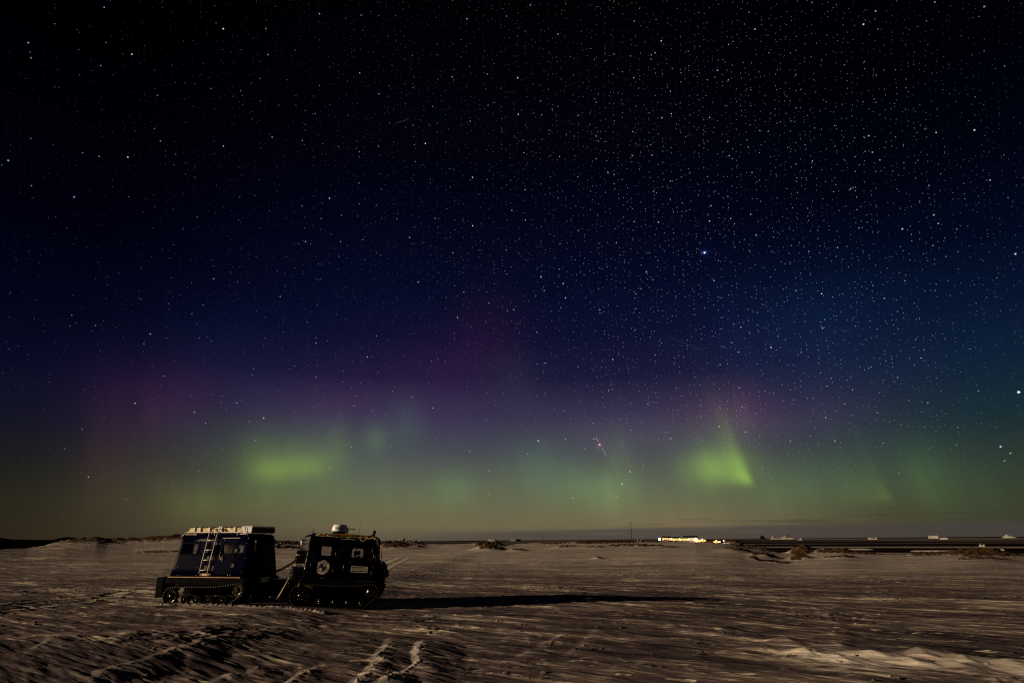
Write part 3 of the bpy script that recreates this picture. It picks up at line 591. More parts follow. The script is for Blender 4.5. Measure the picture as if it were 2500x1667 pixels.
building(1671, 1331, 395, 5, 4, 1.6, wallg, 'low station hut between the gabled hut and the curved roof hall', 'flat')
building(1688, 1331, 425, 9, 5, 2.6, wallw, 'wide pale station hall, largest of the lit buildings')
building(1713, 1334, 390, 5.5, 4, 1.6, wallo, 'station hut right of the orange floodlight', 'flat')
building(1752, 1336, 385, 4, 3, 1.1, wally, 'tiny station hut apart from the rest at the foot of the rocky mound', 'flat', nwin=2)
def lamp(px, py, rr, kind, power, rad, label, pw=None):
    p = at_range(px, py, rr); z = ground_z(p[0], p[1]); o = empty('floodlight', (p[0], p[1], z)); h_ = max(p[2] - z, 1.2)
    MB().tube([(0, 0, -.3), (0, 0, h_ - rad)], .06, 6).build('lamp_post', M['black_steel'], o)
    hb = MB(); hb.lathe((0, 0, h_), [(0.001, -rad), (rad * .7, -rad * .7), (rad, 0), (rad * .7, rad * .7), (.001, rad)], 'z', 12); hb.build('lamp_head', LAMPM[kind], o, True)
    l = bpy.data.lights.new('lamp_light', 'POINT'); l.energy = power; l.shadow_soft_size = rad; l.color = (1, .48, .14) if kind == 'o' else (.9, .92, 1)
    lo = bpy.data.objects.new('lamp_light', l); COL.objects.link(lo); lo.parent = o; lo.location = (0, -rad * 1.6 - .1, h_ + .3)
    tag(o, label, 'floodlight', 'floodlights at the station')
lamp(1611, 1324, 400, 'w', 1300, .75, 'brilliant bluish white floodlight at the left end of the station')
lamp(1640, 1326, 390, 'o', 60, .36, 'small orange floodlight over the gabled station hut')
lamp(1660, 1327, 392, 'o', 60, .36, 'small orange floodlight between the two middle station huts')
lamp(1681, 1328, 388, 'o', 60, .30, 'small orange floodlight in front of the wide pale hall')
lamp(1700, 1327, 385, 'o', 2200, .85, 'largest orange floodlight, the brightest light of the station')
lamp(1716, 1329, 382, 'o', 60, .36, 'small orange floodlight just right of the brightest one')
lamp(1750, 1333, 375, 'o', 2500, .16, 'added orange lamp that lights the rocky mound')  # lamp added here to turn the mound's rocks orange
lamp(1768, 1331, 378, 'w', 3000, .32, 'round white floodlight alone at the right end of the station')

# ------------------------------------------------------------------ the tracked vehicle
VEH = empty('tracked_vehicle', (-7.6, 21.4, 0)); tag(VEH, 'dark blue two-cab rubber tracked snow vehicle parked on the snow', 'tracked vehicle')
REARF = ((-10.13, 21.875, -.02), (0, 0, -.23)); FRONTF = ((-5.35, 21.75, -.14), (0, R(3.7), R(6)))
FR = [None]
def part(mb, name, m, parent=None, **k):
    """a mesh in the frame of the current car, or in that of the part it belongs to"""
    if parent is None: return mb.build(name, M[m], VEH, loc=Vector(FR[0][0]) - VEH.location, rot=FR[0][1], **k)
    return mb.build(name, M[m], parent, **k)
ZB, TP = .92, .174
def yside(z, side=-1, off=0.):
    return side * (.9 - max(0, z - ZB) * TP + off)
def rrect(x0, z0, x1, z1, r, n=5):
    out = []
    for cx, cz, a0 in ((x1 - r, z1 - r, 0), (x0 + r, z1 - r, 90), (x0 + r, z0 + r, 180), (x1 - r, z0 + r, 270)):
        for k in range(n + 1):
            a = R(a0 + 90 * k / n); out.append((cx + r * math.cos(a), cz + r * math.sin(a)))
    return out
def ringplate(outer, inner, put, thick):
    """plate between two matching outlines; put(u, w, depth) -> point"""
    n = len(outer); vs = [put(*p, 0) for p in outer] + [put(*p, 0) for p in inner] + [put(*p, thick) for p in outer] + [put(*p, thick) for p in inner]; fs = []
    for i in range(n):
        j = (i + 1) % n
        fs += [(i, j, n + j, n + i), (2 * n + i, 3 * n + i, 3 * n + j, 2 * n + j), (i, 2 * n + i, 2 * n + j, j), (n + i, n + j, 3 * n + j, 3 * n + i)]
    return MB().add(vs, fs)
def plate(outer, put, thick):
    n = len(outer); return MB().add([put(*p, 0) for p in outer] + [put(*p, thick) for p in outer], [tuple(range(n)), tuple(range(2 * n - 1, n - 1, -1))] + [(i, n + i, n + (i + 1) % n, (i + 1) % n) for i in range(n)])
class Shell:
    """cab: rounded box that tapers upward, with window openings cut in its walls"""
    def __init__(s, xr, xf, ztop, lean_r, lean_f, wins, rad=.10):
        s.xr, s.xf, s.ztop, s.lr, s.lf, s.w, s.rad = xr, xf, ztop, lean_r, lean_f, wins, rad
    def ext(s, z):
        k = (z - ZB) / (s.ztop - ZB); return s.xr + s.lr * k, s.xf - s.lf * k, .9 - max(0, z - ZB) * TP
    def build(s, m):
        xs = {n: sorted({v for w in s.w if w[0] == n for v in (w[1], w[2])}) for n in 'NFBL'}   # near, far, back, lead (front)
        zs = sorted({ZB, s.ztop} | {v for w in s.w for v in (w[3], w[4])} | set(np.linspace(ZB, s.ztop, 6).round(2)))
        rings = []; seg = None
        for z in zs:
            x0, x1, hy = s.ext(z); r = s.rad; pts = []; tags = []
            def line(n, a, b, f):
                vals = xs[n]; vals = [a] + (vals if a < b else vals[::-1]) + [b]
                for p, q in zip(vals[:-1], vals[1:]): pts.append(f(p)); tags.append((n, min(p, q), max(p, q)))
            def arc(cx, cy, a0):
                for k in range(4): a = R(a0 + 22.5 * k); pts.append((cx + r * math.cos(a), cy + r * math.sin(a))); tags.append(None)
            line('N', x0 + r, x1 - r, lambda v: (v, -hy)); arc(x1 - r, -hy + r, -90)
            line('L', -hy + r, hy - r, lambda v: (x1, v)); arc(x1 - r, hy - r, 0)
            line('F', x1 - r, x0 + r, lambda v: (v, hy)); arc(x0 + r, hy - r, 90)
            line('B', hy - r, -hy + r, lambda v: (x0, v)); arc(x0 + r, -hy + r, 180)
            rings.append([(a, b, z) for a, b in pts]); seg = tags
        n = len(seg); mb = MB(); vs = [p for r_ in rings for p in r_]; fs = []
        for i in range(len(zs) - 1):
            for k in range(n):
                tg = seg[k]; skip = False
                if tg:
                    for w in s.w:
                        if w[0] == tg[0] and tg[1] >= w[1] - .02 and tg[2] <= w[2] + .02 and zs[i] >= w[3] - 1e-4 and zs[i + 1] <= w[4] + 1e-4: skip = True
                if not skip: fs.append((i * n + k, i * n + (k + 1) % n, (i + 1) * n + (k + 1) % n, (i + 1) * n + k))
        x0, x1, hy = s.ext(s.ztop); cx = (x0 + x1) / 2; top = len(zs) - 1; prev = top * n
        for f, dz in ((.95, .035), (.86, .06), (.6, .085), (.02, .095)):
            o = len(vs); vs += [(cx + (p[0] - cx) * (f if f > .9 else .5 + f * .5 if f > .1 else .4), p[1] * f, s.ztop + dz) for p in rings[-1]]
            for k in range(n): fs.append((prev + k, prev + (k + 1) % n, o + (k + 1) % n, o + k))
            prev = o
        fs.append(tuple(prev + k for k in range(n)))
        fs.append(tuple(range(n - 1, -1, -1)))
        mb.add(vs, fs); ob = part(mb, 'cab_body', m)
        # smooth only the soft corners
        me_ = ob.data; bm = bmesh.new(); bm.from_mesh(me_)
        bm.to_mesh(me_); bm.free(); me_.polygons.foreach_set('use_smooth', [True] * len(me_.polygons))
        ff = min(me_.polygons, key=lambda p_: p_.center.y)
        if ff.normal.y > 0: me_.flip_normals()
        es = ob.modifiers.new('split', 'EDGE_SPLIT'); es.split_angle = R(38)
        sd = ob.modifiers.new('shell', 'SOLIDIFY'); sd.thickness = .03; sd.offset = -1
        return ob
    def put(s, n, off=.0):
        def f(u, w, d):
            x0, x1, hy = s.ext(w)
            if n == 'N': return (u, -hy - off - d, w)
            if n == 'F': return (u, hy + off + d, w)
            if n == 'L': return (x1 + off + d, u, w)
            return (x0 - off - d, u, w)
        return f
    def window(s, w, parent=None, frame='seal', mull=()):
        n, a, b, c, d = w
        f = part(ringplate(rrect(a - .035, c - .035, b + .035, d + .035, .09), rrect(a + .015, c + .015, b - .015, d - .015, .06), s.put(n, .001), .016), 'window', frame, parent)
        part(plate(rrect(a + .01, c + .01, b - .01, d - .01, .06), s.put(n, -.006), .003), 'pane', 'glass', f)
        for u in mull:
            part(plate([(u - .012, c + .01), (u + .012, c + .01), (u + .012, d - .01), (u - .012, d - .01)], s.put(n, -.002), .01), 'mullion', 'seal', f)
        return f
    def door(s, x0, z0, x1, z1, w, m, side='N', mull=(), holding=None):
        d = part(ringplate(rrect(x0, z0, x1, z1, .12), rrect(w[0], w[2], w[1], w[3], .07), s.put(side, .004), .014), 'door', m)
        d.modifiers.new('b', 'BEVEL').width = .005
        s_ = part(ringplate(rrect(x0 - .022, z0 - .022, x1 + .022, z1 + .022, .14), rrect(x0 - .004, z0 - .004, x1 + .004, z1 + .004, .124), s.put(side, .002), .010), 'door_seal', 'seal', d)
        s.window((side, w[0], w[1], w[2], w[3]), d, mull=mull)
        return d
def hinge(sh, x, z, parent, m='chrome', k=1.):
    mb = MB(); f = sh.put('N', .02)
    for dz in (-.05, .05): mb.box(tuple(Vector(f(x - .09 * k, z + dz * k - .014, 0)) + Vector((0, -.012, 0))), tuple(Vector(f(x - .01, z + dz * k + .014, 0)) + Vector((0, .01, 0))))
    p = f(x + .01, z, .012); mb.tube([(p[0], p[1], z - .085 * k), (p[0], p[1], z + .085 * k)], .014, 8)
    mb.box((p[0] + .012, p[1] - .004, z - .07 * k), (p[0] + .075 * k, p[1] + .02, z + .07 * k))
    return part(mb, 'hinge', m, parent, bevel=.004)
def grab(sh, x, z0, z1, m='alloy', parent=None, side='N', off=.0, name='grab_handle'):
    f = sh.put(side, .0); p = [f(x, z0, -.005), f(x, z0, .05 + off), f(x, z1, .05 + off), f(x, z1, -.005)]
    return part(MB().tube(p, .012, 8), name, m, parent, smooth=True)
def latch(sh, x, z, parent, m='chrome'):
    f = sh.put('N', .018); p = f(x, z, 0); mb = MB().box((p[0] - .07, p[1] - .012, z - .05), (p[0] + .07, p[1] + .01, z + .05))
    mb.tube([(p[0] - .03, p[1] - .02, z + .012), (p[0] - .03, p[1] - .06, z + .012), (p[0] + .09, p[1] - .065, z + .02)], .011, 8)
    return part(mb, 'handle', m, parent, bevel=.003)
# ---- tracks
def arc_pts(cx, cz, r, a0, a1, n):
    return [(cx + r * math.cos(R(a0 + (a1 - a0) * k / n)), cz + r * math.sin(R(a0 + (a1 - a0) * k / n))) for k in range(n + 1)]
def track(y0, y1, xi, zi, ri, xs_, zs2, rs2, xb, zb_, near, wheels, wr):
    """idler, sprocket, where the ground run ends"""
    path = arc_pts(xi, zi, ri, 95, 262, 14) + [(x, zb_) for x in np.arange(xi + .12, xb, .09)] + arc_pts(xs_, zs2, rs2, -62, 88, 10)
    x_a, z_a = path[-1]; x_e, z_e = path[0]
    for k in range(1, 26):
        u = k / 26; path.append((x_a + (x_e - x_a) * u, z_a + (z_e - z_a) * u - .045 * math.sin(math.pi * u) - .02 * math.sin(2 * math.pi * u)))
    n = len(path); nrm = []
    for i in range(n):
        a = Vector(path[i - 1]); b = Vector(path[(i + 1) % n]); d = (b - a).normalized(); nrm.append((-d.y, d.x) if True else 0)
    cx = sum(p[0] for p in path) / n; cz = sum(p[1] for p in path) / n
    mb = MB(); vs = []
    for (px, pz), (nx, nz) in zip(path, nrm):
        if nx * (px - cx) + nz * (pz - cz) < 0: nx, nz = -nx, -nz
        vs += [(px - nx * .012, y0, pz - nz * .012), (px - nx * .012, y1, pz - nz * .012), (px + nx * .018, y1, pz + nz * .018), (px + nx * .018, y0, pz + nz * .018)]
    fs = []
    for i in range(n):
        j = (i + 1) % n
        for k in range(4): fs.append((i * 4 + k, i * 4 + (k + 1) % 4, j * 4 + (k + 1) % 4, j * 4 + k))
    mb.add(vs, fs)
    # lugs: evenly spaced round the belt
    L = [0]
    for i in range(n): a = path[i]; b = path[(i + 1) % n]; L.append(L[-1] + math.hypot(b[0] - a[0], b[1] - a[1]))
    tot = L[-1]; cnt = int(tot / .092); lug = MB(); stud = MB()
    for q in range(cnt):
        s_ = tot * q / cnt; i = max(k for k in range(n) if L[k] <= s_); a = Vector(path[i]); b = Vector(path[(i + 1) % n]); f = (s_ - L[i]) / max(1e-6, L[i + 1] - L[i]); c = a.lerp(b, f); d = (b - a).normalized(); nn = Vector((-d.y, d.x))
        if nn.dot(c - Vector((cx, cz))) < 0: nn = -nn
        for (ya, yb) in ((y0 + .01, y0 + .28), (y0 + .32, y1 - .01)):
            p = [c - d * .02, c + d * .02, c + d * .012 + nn * .055, c - d * .012 + nn * .055]; p = [(v + nn * .012) for v in p]
            lug.add([(v.x, ya, v.y) for v in p] + [(v.x, yb, v.y) for v in p], [(0, 1, 2, 3), (7, 6, 5, 4), (0, 4, 5, 1), (1, 5, 6, 2), (2, 6, 7, 3), (3, 7, 4, 0)])
        if near:
            e = c + nn * .006; yy = y0 - .004; stud.box((e.x - .014, yy - .008, e.y - .014), (e.x + .014, yy + .004, e.y + .014))
    mb.add(lug.v, lug.f); k0 = len(mb.f); mb.add(stud.v, stud.f)
    tr_ = part(mb, 'track', 'rubber'); tr_.data.materials.append(M['stud'])
    if len(tr_.data.polygons) == len(mb.f):
        for p_ in tr_.data.polygons[k0:]: p_.material_index = 1
    ym = y0 + .02 if y0 < 0 else y1 - .02; sgn = -1 if y0 < 0 else 1
    def wheel(x, z, r, name='road_wheel', bright=True):
        a = ym; prof = [(r, a - sgn * .02), (r, a - sgn * .12), (r * .93, a - sgn * .13), (r * .93, a - sgn * .01), (r, a - sgn * .02)]
        w_ = part(MB().lathe((x, 0, z), prof, 'y', 32), name, 'rubber', tr_, smooth=True)
        return w_
    def rim(x, z, r):
        a = ym; g = sgn
        prof = [(r * .90, a - g * .10), (r * .92, a - g * .02), (r * .86, a - g * .012), (r * .80, a - g * .05), (r * .55, a - g * .07), (r * .50, a - g * .03), (r * .30, a - g * .02), (r * .27, a + g * .015), (.001, a + g * .02)]
        mb_ = MB().lathe((x, 0, z), prof, 'y', 32)
        for k in range(6):
            w = k * math.pi / 3; mb_.tube([(x + math.cos(w) * r * .4, a - g * .03, z + math.sin(w) * r * .4), (x + math.cos(w) * r * .4, a - g * .002, z + math.sin(w) * r * .4)], .014, 6)
        part(mb_, 'wheel_rim', 'wheel_steel' if near else 'black_steel', tr_, smooth=True)
    wheel(xi, zi, ri - .03, 'idler_wheel'); rim(xi, zi, ri - .03)
    for x in wheels: wheel(x, zb_ + .02 + wr, wr); rim(x, zb_ + .02 + wr, wr)
    sp = MB(); r = rs2 - .03
    for k in range(11):
        w = 2 * math.pi * k / 11; sp.box((xs_ + r * .93 - .03, min(ym, ym - sgn * .08), zs2 - .03), (xs_ + r * .93 + .02, max(ym, ym - sgn * .08), zs2 + .03), rot=(0, -w, 0), c=(xs_, ym, zs2))
    sp.lathe((xs_, 0, zs2), [(r * .9, ym - sgn * .08), (r * .9, ym), (r * .6, ym - sgn * .01), (r * .35, ym + sgn * .03), (.001, ym + sgn * .035)], 'y', 24)
    part(sp, 'drive_sprocket', 'wheel_steel' if near else 'black_steel', tr_)
    arm = MB()
    for x in wheels: arm.box((x - .02, min(ym - sgn * .3, ym - sgn * .13), .24), (x + .3, max(ym - sgn * .3, ym - sgn * .13), .30), rot=(0, R(-22), 0))
    part(arm, 'suspension_arms', 'black_steel', tr_)

# ================= rear car
FR[0] = REARF
rw = [('N', -1.27, -.60, 1.63, 1.98), ('N', .36, .80, 1.63, 1.93), ('F', -1.2, -.85, 1.63, 1.98), ('F', -.78, -.26, 1.60, 1.95), ('B', -.02, .34, 1.60, 1.97)]
sh = Shell(-1.49, 1.50, 2.2, .09, .12, rw)
sh.build('blue_paint')
sh.window(rw[0], mull=(-.83,)); sh.window(rw[2]); sh.window(rw[3]); sh.window(rw[4])
d = sh.door(.30, 1.02, .93, 2.12, (.36, .80, 1.63, 1.93), 'blue_paint')
hinge(sh, .93, 1.74, d, k=.75); hinge(sh, .94, 1.27, d, k=.75); latch(sh, .42, 1.50, d); 
part(MB().tube([sh.put('N', .01)(.50, 1.40, .015), sh.put('N', .01)(.33, 1.60, .03), sh.put('N', .01)(.36, 1.68, .02)], .007, 6), 'door_cord', 'alloy', d)
part(MB().box((.30, -.72, 2.135), (.98, -.665, 2.150)), 'rain_gutter', 'alloy')
for xx, zz in ((.40, 2.06), (1.30, 2.15), (1.28, 1.95), (.84, .985), (.93, .985), (1.34, 1.08), (-1.15, .97), (-1.05, .97), (-.62, 2.06)):
    pass
for xx, zz in ((.40, 2.07), (1.30, 2.14), (1.28, 1.97), (.84, .975), (.93, .975), (1.33, 1.08), (-1.12, .97), (-1.02, .97), (-.62, 2.06), (.10, 1.02), (1.34, 1.5), (-1.2, 1.2), (-.4, 1.2)):
    part(MB().lathe(sh.put('N', .0)(xx, zz, .008), [(.001, -.012), (.014, -.010), (.018, .0), (.018, .01)], 'y', 10), 'rivet', 'chrome', smooth=True)
for z0, z1, xa, xb in ((1.41, 1.57, -.17, .19), (1.10, 1.27, -.19, .23)):
    for k in range(3):
        a = xa + (xb - xa) * k / 3 + .012; b = xa + (xb - xa) * (k + 1) / 3 - .012
        part(plate(rrect(a, z0, b, z1, .04), sh.put('N', .001), .012), 'louvre', 'grey_vent')
part(plate(rrect(-.24, .945, .17, 1.02, .03), sh.put('N', .001), .02), 'step_plate', 'cream', bevel=.004)
# belt ledge and lower hull
part(MB().box((-1.47, -.955, .885), (1.36, -.885, .918)).box((-1.47, .885, .885), (1.40, .955, .918)), 'belt_ledge', 'ochre', bevel=.008)  # yellow highlight along the ledge painted in as its ochre colour
part(MB().box((-1.52, -.93, .70), (1.52, .93, .884)).box((-.70, -.31, .30), (1.45, .31, .70)).box((-1.15, -.93, .66), (1.5, -.60, .70)), 'lower_hull', 'rubber', bevel=.01)
part(MB().box((-1.90, -.93, .25), (-1.62, -.35, .90), rot=(0, R(-3), 0)).box((-1.64, -.9, .72), (-1.50, .9, .90)), 'mud_guard', 'rubber', bevel=.02)
part(MB().box((-1.90, .35, .25), (-1.62, .93, .90), rot=(0, R(-3), 0)), 'mud_guard', 'rubber', bevel=.02)
for s_ in (-1, 1):
    a, b = (-.93, -.33) if s_ < 0 else (.33, .93)
    track(a, b, -1.27, .30, .265, 1.28, .50, .21, .98, .03, s_ < 0, (-.70, -.22, .25, .75), .15)
# front wall details
part(MB().box((1.512, -.60, 1.72), (1.53, -.56, 2.06)), 'highlight_strip', 'decal_cream')  # vertical highlight on the front wall painted as a cream strip
sp_ = MB(); 
for yy in (-.62, -.52): pass
part(MB().box((1.46, -.30, .92), (1.60, .30, .97)).box((1.52, .55, .74), (1.60, .88, .84)), 'bumper', 'black_steel')
part(MB().box((1.50, .30, .80), (1.545, .82, .835)), 'marker_lamp', 'red_lens')
def text_mesh(txt, size, name, m, parent, fn, cond=1., extr=.002, bold=0.):
    """lettering as a thin mesh; fn(u, v, d) places it"""
    c = bpy.data.curves.new('t', 'FONT'); c.body = txt; c.size = size; c.align_x = 'CENTER'; c.align_y = 'CENTER'; c.offset = bold; c.resolution_u = 3
    ob = bpy.data.objects.new('t', c); COL.objects.link(ob); dg = bpy.context.evaluated_depsgraph_get(); dg.update(); m_ = ob.evaluated_get(dg).to_mesh()
    vs = [tuple(v.co) for v in m_.vertices]; fs = [tuple(p.vertices) for p in m_.polygons]; ob.evaluated_get(dg).to_mesh_clear(); bpy.data.objects.remove(ob); bpy.data.curves.remove(c)
    return MB().add([fn(v[0] * cond, v[1], 0) for v in vs], fs)
x1f = sh.ext(1.45)[1]
part(text_mesh('10', .20, 'n', None, None, lambda u, v, d: (sh.ext(1.42 + v)[1] + .004, .12 + u, 1.42 + v), .7, bold=.004), 'number_marking', 'grey_vent')
# roof rack with rails
rk = MB(); zr = 2.335
for s_ in (-1, 1):
    rk.tube([(-1.40, s_ * .68, 2.22), (-1.27, s_ * .655, zr), (1.17, s_ * .655, zr), (1.25, s_ * .68, 2.24)], .017, 8)
for x in np.linspace(-1.2, 1.1, 6): rk.tube([(x, -.655, zr), (x, .655, zr)], .015, 6)
for x in (-.9, -.1, .8):
    for s_ in (-1, 1): rk.tube([(x, s_ * .655, zr), (x, s_ * .64, 2.21)], .014, 6)
rack = part(rk, 'roof_rack', 'alloy', smooth=True)
part(MB().box((-1.32, -.66, 2.262), (-.82, -.62, 2.278)), 'roof_rail_foot', 'alloy')
part(MB().box((.92, -.69, 2.262), (1.18, -.62, 2.285)), 'roof_rail_foot', 'alloy')
part(MB().lathe((-1.40, -.62, 2.27), [(.001, -.02), (.05, -.02), (.05, .05), (.001, .05)], 'z', 12), 'roof_lamp', 'black_steel')

def top_level(mb, name, m, label, cat, frame=REARF, group=None, **k):
    o = mb.build(name, M[m] if isinstance(m, str) else m, None, loc=frame[0], rot=frame[1], **k); tag(o, label, cat, group); return o
# ladder hung from the rack
ld = empty('ladder', REARF[0], REARF[1])
f = sh.put('N', .03)
for xa, xb in ((-.28, -.26), (.045, .055)):
    tp = (xa, -.70, 2.34); MB().tube([f(xb, 1.02, .02), f(xb, 1.5, .03), tp], .017, 8).build('stile', M['alloy'], ld, True)
for z in (1.12, 1.44, 1.76, 2.07):
    k = (z - 1.02) / 1.32; p0 = f(-.26 - .02 * k, z, .02); p1 = f(.055 - .01 * k, z, .02)
    if z > 1.5: p0 = (p0[0], p0[1] + .0, z)
    MB().tube([p0, p1], .014, 8).build('rung', M['alloy'], ld, True)
for x in (-.24, .07): MB().tube([(x, -.70, 2.33), (x + .02, -.69, 2.43), (x + .10, -.66, 2.455), (x + .20, -.64, 2.44), (x + .25, -.64, 2.36)], .012, 6).build('hook', M['rope_black'], ld, True)
for x, s_ in ((-.26, 1), (.055, 1)): MB().tube([f(x, 1.03, .02), f(x + .0, .99, .035), f(x - .05 if x < 0 else x + .05, .965, .04), f(x - .13 if x < 0 else x + .13, .965, .03)], .011, 6).build('ladder_foot', M['rope_black'], ld, True)
tag(ld, 'slim pale metal ladder hung from the roof rack on the side of the rear cab', 'ladder')
# netted load on the rack
cg = MB(); nx_, ny_ = 60, 14
def cz(x, y): return 2.50 + .025 * mnoise.fractal(Vector((x * 6, y * 6, 0)), 1, 2, 4)
vs = []; 
top_ = [[(-1.22 + 2.16 * i / nx_, -.62 + 1.22 * j / ny_) for j in range(ny_ + 1)] for i in range(nx_ + 1)]
for i in range(nx_ + 1):
    for j in range(ny_ + 1):
        x, y = top_[i][j]; vs.append((x, y, cz(x, y)))
fs = [(i * (ny_ + 1) + j, (i + 1) * (ny_ + 1) + j, (i + 1) * (ny_ + 1) + j + 1, i * (ny_ + 1) + j + 1) for i in range(nx_) for j in range(ny_)]
cg.add(vs, fs)
for j, s_ in ((0, -1), (ny_, 1)):                                 # sides, rumpled
    vv = []; 
    for i in range(nx_ + 1):
        x, y = top_[i][j]
        for q in range(6):
            z = 2.355 + (cz(x, y) - 2.355) * q / 5; vv.append((x, y + s_ * .02 * mnoise.fractal(Vector((x * 9, z * 12, s_)), 1, 2, 3) * (0 if q == 5 else 1), z))
    cg.add(vv, [(i * 6 + q, (i + 1) * 6 + q, (i + 1) * 6 + q + 1, i * 6 + q + 1) for i in range(nx_) for q in range(5)])
cg.add([(-1.22, -.62, 2.355), (-1.22, .60, 2.355), (-1.22, .60, 2.49), (-1.22, -.62, 2.49), (.94, -.62, 2.355), (.94, .60, 2.355), (.94, .60, 2.49), (.94, -.62, 2.49)], [(0, 1, 2, 3), (4, 5, 6, 7)])
ld2 = top_level(cg, 'cargo_load', 'cargo', 'pale netted bundle of cargo lying along the rear cab roof rack', 'cargo')
stp = MB()
for x in (-1.02, -.78, -.40, .02, .10, .62):
    w_ = .035 if x not in (.02,) else .02; stp.box((x, -.652, 2.352), (x + w_ * 2, -.638, 2.52)).box((x, -.65, 2.515), (x + w_ * 2, .63, 2.53))
stp.build('load_strap', M['white_paint'], ld2)
bt = MB()
for a, b in ((-1.22, -.55), (-.5, -.1), (.15, .9)): bt.tube([(a, -.66, 2.515), (b, -.66, 2.515)], .012, 6)
bt.build('net_cord', M['rope_black'], ld2)
# white chest across the front of the rack
bx = empty('roof_chest', REARF[0], REARF[1])
def wedge(x0, x1, y0, y1, z0, z1, tx=.04):
    return MB().add([(x0 + tx, y0, z0), (x1 - tx * .5, y0, z0), (x1 - tx * .5, y1, z0), (x0 + tx, y1, z0), (x0, y0, z1), (x1, y0, z1), (x1, y1, z1), (x0, y1, z1)], [(0, 3, 2, 1), (4, 5, 6, 7), (0, 1, 5, 4), (1, 2, 6, 5), (2, 3, 7, 6), (3, 0, 4, 7)])
wedge(.965, 1.36, -.66, .62, 2.30, 2.475).build('chest_body', M['white_paint'], bx, bevel=.008)
MB().box((1.352, -.655, 2.31), (1.378, .615, 2.47)).build('shaded_front', M['black_steel'], bx)  # dark sheet that paints the shade on the chest's front face
MB().box((.95, -.675, 2.478), (1.375, .635, 2.525)).build('lid', M['white_paint'], bx, bevel=.008)
MB().tube([(1.10, -.685, 2.50), (1.14, -.69, 2.36), (1.20, -.69, 2.33)], .008, 6).build('lid_cord', M['rope_black'], bx)
tag(bx, 'white lidded chest set across the front end of the roof rack', 'chest')

# ================= front car
FR[0] = FRONTF
fw_ = [('N', -1.58, -1.00, 1.56, 1.91), ('N', -.34, .08, 1.58, 1.90), ('F', -1.66, -1.12, 1.54, 1.95), ('F', -.66, .10, 1.54, 1.93), ('L', -.66, -.05, 1.50, 2.0), ('L', .05, .66, 1.50, 2.0), ('B', -.4, .4, 1.6, 1.95)]
sf = Shell(-1.84, .52, 2.2, .03, .13, fw_, rad=.10)
sf.build('dark_paint')
sf.window(fw_[2]); sf.window(fw_[3], mull=(-.42, -.16)); sf.window(fw_[4]); sf.window(fw_[5]); sf.window(fw_[6])
d1 = sf.door(-1.66, .99, -.88, 2.08, (-1.58, -1.00, 1.56, 1.91), 'dark_paint')
d2 = sf.door(-.48, .99, .40, 2.06, (-.34, .08, 1.58, 1.90), 'dark_paint', mull=(-.20,))
for dd, x in ((d1, -.86), (d2, .41)):
    for z in (1.68, 1.15): hinge(sf, x, z, dd, 'black_steel' if z > 1.9 else 'wheel_steel', .8)
latch(sf, -1.50, 1.44, d1, 'black_steel'); latch(sf, -.32, 1.44, d2, 'wheel_steel')
grab(sf, -1.60, 1.10, 1.36, 'wheel_steel'); grab(sf, -.52, 1.10, 1.36, 'wheel_steel'); grab(sf, .45, 1.25, 1.42, 'wheel_steel')
part(MB().tube([sf.put('N')(.36, 1.50, .0), sf.put('N')(.36, 1.50, .09), sf.put('N')(.40, 1.52, .14), sf.put('N')(.36, 1.9, .12), sf.put('N')(.34, 2.02, .04)], .014, 8), 'mirror_bracket', 'black_steel', smooth=True)
part(MB().tube([sf.put('N')(-.66, 1.60, .02), sf.put('N')(-.70, 1.53, .03), sf.put('N')(-.78, 1.50, .02)], .010, 6), 'vent_lever', 'wheel_steel')
# round emblem with lettering on a ring
ex, ez, er = -1.20, 1.24, .215; fN = sf.put('N', .020)
def disc(r0, r1, off, n=48):
    f_ = sf.put('N', off); o_ = [(ex + r1 * math.cos(2 * math.pi * k / n), ez + r1 * math.sin(2 * math.pi * k / n)) for k in range(n)]
    if r0 <= 0: return plate(o_, f_, .002)
    return ringplate(o_, [(ex + r0 * math.cos(2 * math.pi * k / n), ez + r0 * math.sin(2 * math.pi * k / n)) for k in range(n)], f_, .002)
em = part(disc(er * .62, er, .020), 'round_emblem', 'decal_cream', d1)
part(disc(0, er * .58, .020), 'emblem_centre', 'decal_dark', d1)
def on_arc(txt, r, a_mid, size, flip):
    mb = MB(); step = 1.0 * size * .60 / r * 57.3
    for i, ch in enumerate(txt):
        if ch == ' ': continue
        k = i - (len(txt) - 1) / 2; a = a_mid - k * step if not flip else a_mid + k * step
        ca_, sa_ = math.cos(R(a)), math.sin(R(a)); rot_ = R(a - 90) if not flip else R(a + 90)
        def fn(u, v, dd):
            x = u * math.cos(rot_) - v * math.sin(rot_); z = u * math.sin(rot_) + v * math.cos(rot_)
            return sf.put('N', .0245)(ex + r * ca_ + x, ez + r * sa_ + z, 0)
        q = text_mesh(ch, size, 'c', None, None, fn, .75, bold=.0012); mb.add(q.v, q.f)
    return mb
q = on_arc('AUSTRALIAN', er * .815, 90, .060, False); q2 = on_arc('ANTARCTIC PROGRAM', er * .815, 270, .052, True); q.add(q2.v, q2.f)
part(q, 'emblem_lettering', 'decal_dark', d1)
def blob(pts, off): return plate([(ex + er * a, ez + er * b) for a, b in pts], sf.put('N', off), .0015)
b1 = blob([(.02, .40), (.14, .46), (.30, .40), (.34, .22), (.27, .08), (.20, .10), (.24, .22), (.14, .26), (.04, .28)], .0225)
b2 = blob([(-.46, -.22), (-.36, -.12), (-.20, -.10), (-.08, -.22), (-.10, -.32), (-.02, -.38), (-.10, -.48), (-.30, -.48), (-.44, -.36)], .0225); b1.add(b2.v, b2.f)
part(b1, 'emblem_land', 'decal_cream', d1)
